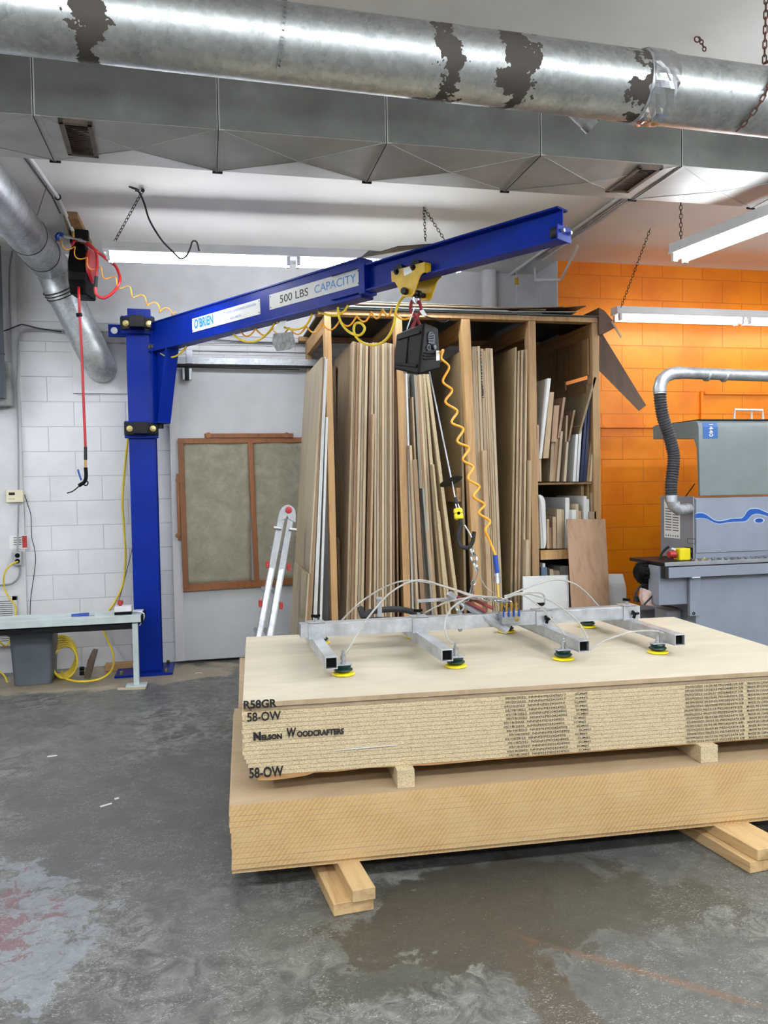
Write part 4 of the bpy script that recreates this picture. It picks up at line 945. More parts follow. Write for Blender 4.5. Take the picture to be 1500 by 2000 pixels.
G().box(.84, 3.06, RF-.02, RB, 2.756, 2.766).out('roof_sheet', M['darksh'], rack)
G().box(1.0, 2.95, RB-.013, RB-.001, 1.2, 1.29).out('rear_brace', M['pine'], rack)
# side brace seen in the third bay
a, b = at(*r8(65,1105), Y=RB-.35), at(*r8(150,1105), Y=RF+.1)
G().box(RT_[2][0].x-.03, RT_[2][0].x+.008, RF+.09, RB-.1, a.z-.08, a.z+.03).out('side_brace', M['piney'], rack, .002)
# plywood end panel in the last bay and its shelves
zt1 = at(1156, 632, Y=RF+.09).z; zb1 = at(1155, 733, Y=RF+.05).z
G().box(RT_[4][0].x-.02, RT_[4][0].x-.006, RF+.04, RB-.02, zb1, 2.60).out('end_panel', M['plyd'], rack, .001)
G().box(RT_[3][1].x-.004, RT_[3][1].x+.012, RF+.1, RB-.02, 1.0, 2.60).out('divider_panel', M['plyd'], rack, .001)
sz1 = at(1100, 942, Y=RF).z; sz2 = at(1080, 1074, Y=RF).z
xL, xR = RT_[3][3].x-.02, RT_[4][2].x+.0
G().box(xL+.02, xR-.01, RF+.03, RB-.02, sz1-.018, sz1-.001).out('shelf', M['plyd'], rack, .002)
G().box(xL+.02, xR-.01, RF+.03, RB-.02, sz2-.018, sz2-.001).out('shelf', M['plyd'], rack, .002)
G().box(xL+.03, xR-.005, RF+.0, RF+.028, sz2-.075, sz2-.001).out('shelf_edge', M['pine'], rack, .003)
g = G(); xe_ = RT_[4][0].x; g.box(xe_-.02, xe_-.006, RF+.45, RB-.02, zb1-.08, zb1); g.box(xe_-.02, xe_-.006, RF+.06, RB-.02, .06, zb1-.075)
g.out('lower_end_panel', M['plyd'], rack, .001)
# thin sheets lying on top of the rack
zt_ = 2.768
TOPS = [(0.9, 2.55, 5.73, 6.7, .006, 'darksh', .0), (1.0, 2.85, 5.76, 6.8, .008, 'mdfg', .01), (.95, 2.3, 5.8, 6.75, .01, 'mdfw', .0), (1.1, 2.75, 5.78, 6.6, .006, 'hard', .02), (1.0, 2.62, 5.82, 6.85, .012, 'mdfe', .0), (1.35, 3.0, 5.9, 6.8, .006, 'darksh', .03), (1.2, 2.1, 5.85, 6.6, .004, 'mdfg', .0)]
for i, (x0, x1, y0, y1, th_, mt, up) in enumerate(TOPS):
    g = G(); n_ = 10; rows = []
    for j in range(n_+1):
        x = x0+(x1-x0)*j/n_; dz = up*max(0, j/n_-.6)**1.5*6; rows.append((x, dz))
    g.prism([V((x, y0, zt_+dz)) for x, dz in rows]+[V((x, y0, zt_+th_+dz)) for x, dz in reversed(rows)], (0, y1-y0, 0))
    tag(g.out('thin_sheet', M[mt], flat=True), '%s thin sheet from the bottom lying on top of the rack, %s' % (ORD[i], {'darksh':'dark green','mdfg':'grey','mdfw':'white','hard':'dark brown','mdfe':'tan'}[mt]), 'board', 'thin sheets on top of the rack')
    zt_ += th_+.004
# drooping brown hardboard at the right end
def r1(x, y): return (1150+x/4.286, 350+y/4.286)
g = G(); pts = [at(*r1(x,y), Y=RF-.03) for x, y in ((85,1075),(130,1100),(200,1180),(216,1245),(135,1290),(88,1300))]
tag(g.prism(pts, (.06,.9,.02)).out('hardboard_sheet', M['hard'], flat=True), 'short dark brown board folded over the right end of the rack top', 'board', 'brown boards drooping off the rack')
pts = [at(*r1(x,y), Y=Y) for x, y, Y in ((88,1180,RF+.05),(118,1300,RF+.05),(480,1893,RF-.06),(420,1940,RF-.06),(85,1600,RF+.05))]
tag(G().prism(pts, (.004,.008,.0)).out('hardboard_sheet', M['hard'], flat=True), 'long dark brown board hanging down diagonally in front of the orange wall', 'board', 'brown boards drooping off the rack')
tag(G().bar(at(*r1(190,1190), Y=RF-.06), at(*r1(272,1325), Y=RF-.06), .014, .006, (1,0,0)).out('wood_strip', M['mdfl']), 'thin pale strip of wood poking out beside the orange wall light', 'strip')

# ---- upright sheets: (top xl, xr, y) and (bottom xl, xr) in close-up coordinates
BAY = {}
cnt = {}
mixd = lambda i: ('mdfl','mdfe','mdfl','mdfb','mdfe')[i % 5]
COLN = {'mdfe':'tan','mdfl':'pale tan','mdfb':'brown','mdfw':'white','mdfg':'grey','mdfd':'dark tan','navy':'navy blue','chip':'speckled chipboard','ply':'rosy plywood','hard':'dark brown','pine':'pine','plyd':'old plywood'}
def sheet(rr, xl, xr, y, bl, br, mt, bay, Yf=None, depth=1.1, yb=1870, zb=.062, name='upright_sheet', dy=0, cutz=None, label=None):
    Yf = Yf or RF+.03+dy
    tl, tr_ = at(*rr(xl, y), Y=Yf), at(*rr(xr, y), Y=Yf); b0, b1 = at(*rr(bl, yb), Y=Yf), at(*rr(br, yb), Y=Yf)
    tr_.z = tl.z; f0, f1 = (ext_(tl, b0, zb), ext_(tr_, b1, zb)) if cutz is None else (b0, b1)
    if cutz is not None: f1.z = f0.z
    depth = min(depth, RB-.1-Yf)
    if tr_.x-tl.x < .009: tr_.x = tl.x+.009
    if f1.x-f0.x < .009: f1.x = f0.x+.009
    g = G().prism([f0, f1, tr_, tl], (0, depth, 0)); k = cnt.get(bay, 0); cnt[bay] = k+1
    tag(g.out(name, M[mt]), label or '%s upright sheet from the left in %s, %s' % (ORD[k] if k < 20 else 'twenty-%s' % ORD[k-20], bay, COLN[mt]), 'board', 'sheets in '+bay)
# bay A: leaning against the left post
A_ = 'the group leaning left of the rack'
sheet(r7, 240, 250, 300, 150, 160, 'mdfl', A_, Yf=5.55, depth=.95, label='big pale tan sheet leaning at the far left of the rack')
sheet(r7, 250, 255, 305, 160, 168, 'mdfb', A_, Yf=5.56, depth=1.0)
sheet(r7, 255, 259, 300, 168, 180, 'mdfe', A_, Yf=5.57, depth=1.0)
sheet(r7, 259, 266, 300, 190, 201, 'mdfw', A_, Yf=5.56, depth=1.0)
sheet(r7, 267, 276, 310, 202, 212, 'mdfw', A_, Yf=5.57, depth=1.0)
sheet(r7, 267, 280, 660, 229, 243, 'mdfw', A_, Yf=5.56, depth=.7)
sheet(r7, 160, 168, 1605, 143, 152, 'mdfl', A_, Yf=5.42, depth=.9, label='short pale sheet standing in front of the big leaning sheet')
sheet(r7, 169, 174, 1605, 153, 160, 'mdfb', A_, Yf=5.44, depth=.9)
# bay 1
B1 = 'the first bay of the rack'
n1 = [(428,440,'mdfe'),(442,450,'mdfe'),(453,469,'mdfb'),(472,486,'mdfl'),(489,503,'mdfl'),(506,521,'mdfl')]
for i, (a, b, mt) in enumerate(n1):
    f0 = lambda x: x-40+(x-428)*.12
    sheet(r7, a, b, 205+(i % 3)*4, f0(a), f0(b), mt, B1, dy=-.05+.012*(i*2 % 3), depth=.85)
sheet(r7, 531, 545, 215, 503, 517, 'mdfb', B1, dy=-.03); sheet(r7, 546, 558, 212, 518, 532, 'mdfl', B1, dy=-.04)
sheet(r7, 548, 560, 642, 524, 536, 'mdfe', B1, Yf=RF-.06, depth=.3)
sheet(r7, 563, 574, 782, 540, 553, 'mdfl', B1, dy=-.02); 
x = 562
for i in range(8):
    sheet(r7, x, x+12.2, 213+(i*5 % 4)*2.5, x-8+i*1.7, x+4.4+i*1.7, ('mdfl','mdfl','mdfe','mdfl','mdfl','mdfe','mdfl','mdfb')[i], B1, dy=-.06+.012*(i % 3)); x += 14.6
sheet(r7, 680, 690, 430, 697, 706, 'mdfb', B1, dy=-.0); sheet(r7, 330, 345, 1385, 350, 365, 'mdfb', B1, dy=.25, depth=.4)
sheet(r7, 345, 385, 1400, 360, 388, 'mdfb', B1, dy=.3, depth=.1); sheet(r7, 318, 326, 350, 330, 340, 'mdfb', B1, dy=.6, depth=.3)
# bay 2
B2_ = 'the second bay of the rack'
sheet(r7, 734, 744, 398, 768, 778, 'mdfe', B2_); sheet(r7, 745, 756, 398, 785, 797, 'mdfw', B2_)
sheet(r7, 759, 766, 395, 798, 806, 'mdfg', B2_, dy=.1)
sheet(r7, 769, 783, 830, 815, 829, 'mdfl', B2_, dy=-.05)
sheet(r7, 790, 814, 915, 842, 868, 'mdfb', B2_, dy=-.07, label='low brown board in the second bay, its square top below the others')
sheet(r7, 783, 792, 540, 840, 850, 'mdfe', B2_, dy=.0)
sheet(r7, 796, 803, 405, 868, 876, 'mdfg', B2_, dy=.0)
sheet(r7, 804, 813, 408, 878, 889, 'mdfe', B2_); sheet(r7, 814, 824, 406, 890, 902, 'mdfb', B2_)
sheet(r7, 825, 838, 404, 905, 921, 'mdfl', B2_); sheet(r7, 839, 850, 404, 925, 938, 'mdfe', B2_)
sheet(r7, 851, 866, 402, 965, 985, 'chip', B2_, dy=-.01)
sheet(r7, 868, 886, 402, 1058, 1078, 'chip', B2_, dy=-.02, label='speckled chipboard sheet leaning furthest right in the second bay')
sheet(r7, 907, 918, 945, 990, 1002, 'chip', B2_, dy=-.06, depth=.4); sheet(r7, 935, 950, 1225, 1008, 1022, 'chip', B2_, dy=-.05, depth=.4)
sheet(r7, 868, 886, 1348, 922, 940, 'mdfe', B2_, dy=-.08, depth=.4); sheet(r7, 846, 858, 1088, 905, 918, 'mdfg', B2_, dy=-.075, depth=.4)
sheet(r8, 148, 160, 268, 176, 190, 'mdfd', B2_, dy=.03, depth=.9, label='wide dark tan sheet against the third post of the rack')
# bay 3
B3 = 'the third bay of the rack'
sheet(r8, 220, 235, 236, 278, 294, 'mdfl', B3); sheet(r8, 236, 249, 238, 295, 309, 'mdfe', B3)
sheet(r8, 253, 268, 234, 312, 326, 'mdfl', B3, dy=-.01)
sheet(r8, 284, 312, 862, 318, 345, 'mdfe', B3, dy=-.05, depth=.5)
sheet(r8, 272, 290, 250, 330, 347, 'mdfe', B3, label='tan sheet with black stencil letters down its front edge'); stencil = bpy.data.objects[[o.name for o in bpy.data.objects if o.name.startswith('upright_sheet')][-1]]
sheet(r8, 292, 302, 262, 352, 360, 'mdfl', B3); sheet(r8, 304, 315, 246, 364, 374, 'mdfe', B3, dy=-.01); sheet(r8, 316, 330, 247, 376, 391, 'mdfl', B3); sheet(r8, 331, 345, 248, 392, 409, 'mdfl', B3, dy=-.01)
sheet(r8, 480, 491, 240, 449, 461, 'mdfd', B3, depth=.62, label='wide grey tan sheet leaning right in the third bay')
for i, (a, b, y_) in enumerate(((497,507,262),(508,516,260),(518,530,258),(535,545,255),(546,556,254),(557,566,255),(567,576,262))):
    sheet(r8, a, b, y_, a-22, b-21, ('mdfe','mdfl','mdfe','mdfl','mdfl','mdfe','mdfb')[i], B3, dy=.02*(i % 2))
sheet(r8, 566, 578, 920, 560, 571, 'mdfe', B3, dy=-.04, depth=.5); sheet(r8, 548, 566, 1400, 540, 558, 'mdfl', B3, dy=-.06, depth=.4)
# stencil letters
tl, bl = at(*r8(274,262), Y=RF+.026), at(*r8(291,545), Y=RF+.026); dd = (bl-tl).normalized(); wv_ = V((0,-1,0)).cross(dd)
if wv_.x < 0: wv_ = -wv_
text('NELSON WOODCRAFT', bl+V((.002,-.001,0)), -dd, -(dd.cross(V((0,-1,0)))).normalized()*(1 if (dd.cross(V((0,-1,0)))).x > 0 else -1), (bl-tl).length, .036, M['ink'], 'stencil_letters', stencil, bold=.04)
# bay 4: offcuts on the shelves
B4 = 'the upper shelf of the last bay'
def z1(x, y): return (1030+x/7.692, 700+y/7.692)
def off(rr, t, b, mt, nm, Yf, depth, label, yb, cut=True):
    sheet(rr, t[0], t[1], t[2], b[0], b[1], mt, nm, Yf=Yf, depth=depth, yb=yb, cutz=1, name='offcut_board', label=label)
L1 = 1850
off(z1, (305,355,300), (188,215,0), 'mdfw', B4, RF-.02, .9, 'white melamine offcut leaning at the left of the upper shelf', 1505)
off(z1, (342,402,505), (240,318,0), 'mdfe', B4, RF-.03, .3, 'tan offcut beside the white one on the upper shelf', 1500)
off(z1, (400,482,705), (362,437,0), 'ply', B4, RF-.02, .12, 'rosy square ended offcut on the upper shelf', 1255)
off(z1, (540,576,585), (455,492,0), 'ply', B4, RF+.02, .5, 'slanted pinkish offcut in the middle of the upper shelf', 1198)
off(z1, (585,612,858), (530,560,0), 'mdfe', B4, RF+.05, .3, 'narrow tan offcut on the upper shelf, second of the slanted pair', L1)
off(z1, (693,720,780), (610,636,0), 'mdfb', B4, RF+.03, .4, 'narrow brown offcut slanting right on the upper shelf', 1250)
off(z1, (590,622,1255), (545,582,0), 'mdfl', B4, RF+.0, .4, 'pale short offcut under the slanting brown one', L1)
off(z1, (500,536,1095), (438,478,0), 'mdfl', B4, RF+.01, .4, 'pale offcut standing left of the slanted pair on the upper shelf', L1)
off(z1, (362,408,1260), (335,385,0), 'mdfe', B4, RF+.02, .5, 'tan offcut under the rosy square ended one', L1)
off(z1, (420,470,1205), (375,420,0), 'mdfb', B4, RF+.03, .5, 'brown offcut low on the upper shelf near the middle', L1)
off(z1, (136,172,1000), (155,178,0), 'ply', B4, RF+.0, .5, 'rosy strip standing against the fourth post', L1)
off(z1, (176,205,1420), (182,212,0), 'mdfe', B4, RF+.0, .5, 'thin tan strip beside the rosy strip on the upper shelf', L1)
off(z1, (300,345,1520), (285,330,0), 'mdfe', B4, RF+.1, .7, 'tan offcut at the back left of the upper shelf', L1)
off(z1, (1005,1038,285), (770,800,0), 'mdfd', B4, RF+.0, .85, 'large dark tan panel leaning right on the upper shelf', 1130)
off(z1, (640,690,1200), (590,640,0), 'mdfd', B4, RF+.15, .6, 'dark tan board behind the pale short offcut', L1)
off(z1, (730,765,1140), (685,725,0), 'mdfw', B4, RF+.0, .6, 'first of two white strips standing on the upper shelf', L1)
off(z1, (785,822,1010), (735,770,0), 'mdfw', B4, RF+.02, .6, 'second of two white strips standing on the upper shelf', L1)
off(z1, (880,905,720), (785,835,0), 'navy', B4, RF+.02, .7, 'left navy blue panel on the upper shelf', L1)
off(z1, (925,955,640), (838,880,0), 'navy', B4, RF+.04, .7, 'right navy blue panel on the upper shelf', L1)
off(z1, (985,1012,900), (888,928,0), 'mdfb', B4, RF+.04, .7, 'brown panel right of the navy ones', L1)
off(z1, (968,980,1440), (930,968,0), 'mdfl', B4, RF+.02, .5, 'thin pale wedge at the right end of the upper shelf', L1)
def z2(x, y): return (1030+x/6.894, 930+y/6.894)
B5 = 'the lower shelf of the last bay'; L2 = 975
off(z2, (162,196,355), (185,228,0), 'mdfw', B5, RF-.0, .5, 'flat topped white board at the left of the lower shelf', L2)
g = G(); pf = [at(*z2(x,y), Y=RF-.03) for x, y in ((150,255),(178,252),(210,270),(232,310),(242,360),(258,860),(250,920),(238,965),(228,975),(200,600),(190,420),(180,330),(165,275))]
tag(g.prism(pf, (0,.03,0)).out('offcut_board', M['mdfw']), 'white board with a rounded corner on the lower shelf', 'board', 'sheets in '+B5)
off(z2, (512,567,290), (505,570,0), 'mdfw', B5, RF+.05, .75, 'tall white board in the middle of the lower shelf', L2)
off(z2, (725,758,110), (725,762,0), 'mdfd', B5, RF+.10, .9, 'tall grey tan panel behind the boards on the lower shelf', 900)
for i, (a, b, y_, mt, dp) in enumerate(((262,292,580,'mdfe',.5),(298,325,690,'mdfb',.4),(327,345,690,'mdfe',.4),(340,386,548,'mdfe',.6),(398,462,445,'mdfl',.7),(464,495,450,'mdfe',.6),(600,655,455,'mdfw',.5),(655,690,375,'mdfl',.5),(690,725,470,'mdfe',.4),(762,798,268,'mdfw',.5),(798,832,310,'mdfw',.5),(850,908,228,'mdfe',.6),(832,925,480,'mdfe',.2),(150,166,570,'mdfe',.5))):
    off(z2, (a,b,y_), (a+5,b+8 if i < 6 else b+2,0), mt, B5, RF+.0+.015*(i % 3), dp, '%s small %s board counted from the left on the lower shelf' % (ORD[i], COLN[mt]), L2 if i < 6 or i == 13 else 965)
B6 = 'the floor of the last bay'
for i, (a, b, y_, mt, dp) in enumerate(((186,262,1228,'navy2',.4),(205,240,1175,'mdfw',.5),(300,345,1255,'mdfl',.4),(345,385,1270,'mdfe',.4),(385,432,1275,'mdfl',.4),(170,184,1170,'mdfe',.4),(440,545,1215,'mdfg',.7))):
    if mt == 'navy2': M['navy2'] = paint('slate_blue_board', (96,116,136), .5); COLN['navy2'] = 'slate blue'
    sheet(z2, a, b, y_, a+4, b+8, mt, B6, Yf=RF+.02+.01*i, depth=dp, yb=1340, zb=.062, name='offcut_board', label='%s %s board standing low behind the white panel, bottom of the last bay' % (ORD[i], COLN[mt]))
# panels leaning on the front of the rack
def lean(rr, pts, mt, Yt, Yb, label, th_=.012):
    ys = [rr(*p)[1] for p in pts]; y0, y1 = min(ys), max(ys)
    v = [at(*rr(*p), Y=Yt+(Yb-Yt)*((rr(*p)[1]-y0)/(y1-y0))) for p in pts]
    tag(G().prism(v, (0,th_,.002)).out('leaning_panel', M[mt]), label, 'board', 'panels leaning on the front of the rack')
def floorpt(rr, a, b):   # extend line a-b (close up px) to the floor plane estimate
    return (a[0]+(b[0]-a[0])*1.97, a[1]+(b[1]-a[1])*1.97)
lean(r8, [(790,1275),(1022,1275),floorpt(r8,(1022,1275),(1052,1815)),floorpt(r8,(790,1275),(822,1815))], 'ply', 5.66, 5.40, 'rosy plywood panel leaning upright against the right end of the rack')
lean(r8, [(528,1620),(800,1612),(818,2330),(531,2330)], 'mdfw', 5.62, 5.50, 'white panel leaning low against the rack, left of the rosy plywood')
lean(r8, [(1000,1605),(1128,1605),(1148,1685),(1156,2330),(1007,2330)], 'mdfw', 5.68, 5.55, 'white panel with a clipped corner, right of the rosy plywood')

# ================================================================== SLIDING DOOR, FILTER FRAME
DY = 6.86
zT = at(345, 722, Y=DY).z; xl = at(337, 1000, Y=DY).x; xr_ = 1.05
door = thing('door_1', (0, DY, 0), '', ''); del door['label']; del door['category']; door['kind'] = 'structure'
G().box(xl, xr_, DY, DY+.05, .02, zT).out('door_leaf', paint('grey_white_door', (206,208,210), .5, .05, 2), door, .004)['kind'] = 'structure'
G().box(xl-.006, xl+.07, DY-.004, DY, .02, zT).out('door_edge_strip', M['plaster'], door, .001)['kind'] = 'structure'
tk = thing('door_track', (0, 6.80, 2.5), 'galvanised sliding door track fixed high on the white wall', 'track')
zk = at(345, 704, Y=6.79).z; xk = at(331, 700, Y=6.79).x
G().box(xk, 1.05, 6.78, 6.83, zk-.028, zk+.028).out('track', M['galvs'], tk, .002); G().box(xk+.01, 1.05, 6.785, 6.825, zk-.045, zk-.0285).out('track_groove', M['blackm'], tk)
a = at(363, 683, Y=6.775); b = at(376, 710, Y=6.775); G().box(a.x, b.x, 6.772, 6.779, b.z, a.z).out('bracket', M['zinc'], tk, .002)
a = at(355, 718, Y=6.79); b = at(375, 742, Y=6.79); h_ = G().box(a.x, b.x, 6.80, 6.812, b.z, a.z).out('door_hanger', M['zinc'], tk, .006)
G().box((a.x+b.x)/2-.018, (a.x+b.x)/2+.018, 6.79, 6.80, b.z-.004, a.z+.004).out('hanger_wheel', M['blackm'], h_, .002)
G().cyl(at(343,716.5,Y=6.8), at(585,722,Y=6.8), .004, 8).out('guide_rod', M['blackm'], tk)
tag(G().tube(spline([at(x,y,Y=6.9) for x,y in ((415,663),(470,667),(540,669),(600,671))]), .006, 8).out('wall_cable', M['grey']), 'grey cable run along the wall above the sliding door track', 'cable')
# brown filter frame hung on the door
FYf = DY-.045
ff = thing('filter_frame', (.2, FYf, 1.3), 'brown framed filter screen of two cloth panels hung on the grey door', 'screen')
c = {k: at(x, y, Y=FYf) for k, (x, y) in dict(tl=(347,856), tr=(604,854), br=(608,1140), bl=(358,1156)).items()}
fw_ = .045
def fbar(p, q, w, name='frame_bar'): G().bar(p+V((0,.012,0)), q+V((0,.012,0)), w, .03, (q-p).cross(V((0,1,0)))).out(name, M['brownf'], ff, .003)
c['bl'].x = c['tl'].x+.012; c['br'].x = c['tr'].x
dxx = V((fw_/2,0,0)); dzz = V((0,0,fw_/2))
G().hexa([c['tl']-dzz*2, c['tr']-dzz*2, c['tr']-dzz*2+V((0,.03,0)), c['tl']-dzz*2+V((0,.03,0)), c['tl'], c['tr'], c['tr']+V((0,.03,0)), c['tl']+V((0,.03,0))]).out('frame_bar', M['brownf'], ff, .003)
G().hexa([c['bl'], c['br'], c['br']+V((0,.03,0)), c['bl']+V((0,.03,0)), c['bl']+dzz*2.6, c['br']+dzz*2.6, c['br']+dzz*2.6+V((0,.03,0)), c['bl']+dzz*2.6+V((0,.03,0))]).out('frame_bar', M['brownf'], ff, .003)
for a, b, w in ((c['tl'], c['bl'], fw_), (at(484,856,Y=FYf), at(497,1143,Y=FYf), .04)):
    G().hexa([b+V((0,-.004,.03)), b+V((w,-.004,.03)), b+V((w,.028,.03)), b+V((0,.028,.03)), a+V((0,-.004,-.02)), a+V((w,-.004,-.02)), a+V((w,.028,-.02)), a+V((0,.028,-.02))]).out('frame_bar', M['brownf'], ff, .003)
xm2 = at(490, 1000, Y=FYf).x
for (x0, x1) in ((c['tl'].x+.03, xm2-.005), (xm2+.03, c['tr'].x)):
    g = G(); nx, nz = 14, 22; z0, z1_ = c['bl'].z+.05, c['tl'].z-.03; vs = []
    for j in range(nz+1):
        for i in range(nx+1): vs.append((x0+(x1-x0)*i/nx, FYf+.016+random.uniform(-.003,.003)-.006*math.sin(i*.7+j*.2), z0+(z1_-z0)*j/nz))
    g.add(vs, [(j*(nx+1)+i, j*(nx+1)+i+1, (j+1)*(nx+1)+i+1, (j+1)*(nx+1)+i) for j in range(nz) for i in range(nx)])
    o_ = g.out('cloth_panel', M['cloth'], ff); sol = o_.modifiers.new('s', 'SOLIDIFY'); sol.thickness = .006
a, b = at(399, 846, Y=FYf-.01), at(573, 852, Y=FYf-.01)
hb = G().box(a.x, b.x, FYf-.012, FYf, b.z-.012, b.z+.026).out('hinge_strip', M['brownf'], ff, .004)
for x in (407, 560): p = at(x, 850, Y=FYf-.014); G().cyl(p, p-V((0,.01,0)), .024, 16).out('swivel_clip', M['brownf'], hb)
a, b = at(344, 925, Y=FYf-.01), at(353, 1056, Y=FYf-.01)
hb = G().box(a.x, b.x, FYf-.012, FYf, b.z, a.z).out('side_strip', M['brownf'], ff, .004)
for y in (938, 1046): p = at(348, y, Y=FYf-.014); G().cyl(p, p-V((0,.01,0)), .022, 16).out('swivel_clip', M['brownf'], hb)

# ================================================================== LADDER
ld = thing('folding_ladder', (.45, 5.3, 0), 'silver folding ladder with red joints leaning beside the rack', 'ladder')
def z6(x, y): return (490+x/6.9, 960+y/6.9)
Lt, Lb = 5.52, 5.20
def lp(x, y, dy=0): return at(*z6(x,y), Y=Lt+(Lb-Lt)*(y-250)/2900+dy)
for (t0, t1, b0, b1) in (((375,300),(465,330),(30,2150),(120,2150)), ((500,330),(590,300),(165,2200),(265,2200))):
    for dy, nm in ((0,'rail'), (.34,'rail')):
        tp = [lp(*t0,dy), lp(*t1,dy)]; bt = [lp(*b0,dy), lp(*b1,dy)]
        k0, k1 = ext_(tp[0], bt[0], .0), ext_(tp[1], bt[1], .0)
        G().prism([k0, k1, tp[1], tp[0]], (0,.028,0)).out(nm, M['alud'], ld, .003)
        if dy == 0:
            i0, i1 = tp[0].lerp(bt[0], .40), tp[1].lerp(bt[1], .40)
            G().prism([k0+V((.006,-.004,0)), k1+V((-.012,-.004,0)), i1+V((-.012,-.004,0)), i0+V((.006,-.004,0))], (0,.004,0)).out('inner_rail', M['alu'], ld)
    for q in (.2, .42, .64, .86):
        a = lp(*t0).lerp(ext_(lp(*t0), lp(*b0), 0), q)+V((.02,.02,0)); G().cyl(a, a+V((0,.34,0)), .014, 10).out('rung', M['alud'], ld)
h_ = [lp(x,y,-.006) for x, y in ((375,330),(385,270),(420,215),(470,185),(525,180),(570,210),(600,260),(608,320),(600,420),(510,370),(490,330),(465,370),(372,400))]
G().prism(h_, (0,.03,0)).out('hinge_plate', M['alud'], ld, .002)
G().lathe(lp(508,250,-.006), (0,-1,0), [(.001,0),(.024,0),(.024,.008),(.012,.012),(.001,.012)], 24).out('red_hinge_knob', M['redp'], ld)
for a, b in (((305,485),(410,500)), ((515,505),(615,520))): G().cyl(lp(*a,-.02), lp(*b,-.02), .011, 10).out('locking_bar', M['zinc'], ld)
for x, y in ((228,985),(515,1020),(130,1510),(412,1540)):
    p = lp(x, y, -.01); G().box(p.x-.012, p.x+.012, p.y-.0, p.y+.03, p.z-.024, p.z+.024).out('red_lock_knob', M['redp'], ld, .006)

# ================================================================== EDGE BANDING MACHINE
MY = 4.80; TYf = 4.64
def mm(px, py, Y=MY): return at(px, py, Y=Y)
mc = thing('edge_banding_machine', (4.1, 5.2, 0), 'large pale grey woodworking machine with blue wave stripe at the right edge', 'machine')
XR = 5.9
zh1 = mm(1358, 971).z; zb_ = mm(1358, 1092).z; xf = mm(1358, 1030).x; xs0 = mm(1360, 1030).x
body = G().box(xf, XR, MY, MY+.34, zb_, zh1-.006).out('head_body', M['mach'], mc, .004)
x0p, z0p = mm(1358.5, 976).x, mm(1358, 1081).z
# front door outline (recessed lines)
for (a, b) in (((x0p+.0,z0p),(XR-.02,z0p)), ((x0p+.0,z0p),(x0p+.0,zh1-.02))):
    g = G(); g.box(min(a[0],b[0]), max(a[0],b[0])+.003, MY-.0012, MY, min(a[1],b[1]), max(a[1],b[1])+.003); g.out('door_gap', M['ink'], body)
# wave stripe
def wz(x, y): return mm(1340+x/9.375, 950+y/9.375, MY-.001)
upw = [(170,505),(230,490),(300,492),(370,520),(430,560),(500,612),(570,636),(640,636),(720,620),(800,600),(880,590),(960,588),(1020,580),(1070,535),(1110,470),(1160,425),(1230,410),(1320,415),(1420,455),(1500,490)]
lww = [(170,588),(230,578),(300,580),(370,590),(430,618),(500,655),(570,678),(640,680),(720,665),(800,652),(880,645),(960,644),(1040,642),(1100,628),(1150,580),(1200,530),(1260,505),(1340,505),(1420,525),(1500,552)]
w2 = [(1640,560),(1800,640),(2000,700),(2300,690)]; w3 = [(1640,620),(1800,700),(2000,750),(2300,745)]
def band(up, lo, d, mat, nm, ex=0):
    u_ = [wz(x,y-ex)+V((0,-d,0)) for x,y in spline2(up)]; l_ = [wz(x,y+ex)+V((0,-d,0)) for x,y in spline2(lo)]
    g = G(); n_ = min(len(u_), len(l_)); g.v = u_[:n_]+l_[:n_]; g.f = [(i, i+1, n_+i+1, n_+i) for i in range(n_-1)]; g.out(nm, mat, body, flat=True)
def spline2(p): return [(v.x, v.y) for v in spline([V((x,y,0)) for x,y in p], 4)]
band(upw+w2, lww+w3, .0006, plain('pale_blue_outline', (176,196,224), .4), 'stripe_outline', 12); band(upw+w2, lww+w3, .0012, plain('deep_blue_decal', (8,70,146), .4), 'wave_stripe')
for r_, d_, mt in ((1.28, .0006, 'pale_blue_outline'), (1, .0012, 'deep_blue_decal')):
    c = wz(1335, 625)+V((0,-d_,0)); cx, cz = .033*r_, .0155*r_
    g = G(); g.v = [c+V((math.cos(a)*cx,0,math.sin(a)*cz)) for a in [2*PI*i/32 for i in range(32)]]; g.f = [tuple(range(32))]; g.out('oval_mark', bpy.data.materials[mt], body, flat=True)
# bottom strip details
for x, y in ((1349,1077),(1349,1090),(1395,1089),(1465,1087)): p = mm(x, y, MY); G().cyl(p, p-V((0,.004,0)), .005, 10).out('screw', M['grey'], body)
pts = [mm(x, y, MY-.001) for x, y in ((1371,1094),(1380,1093),(1376,1088))]
wl = G().prism(pts, (0,-.0006,0)).out('warning_label', M['yplas'], body, flat=True)
text('!', mm(1375,1093,MY-.0022), V((1,0,0)), UPZ, .003, .010, M['ink'], 'warning_mark', wl)
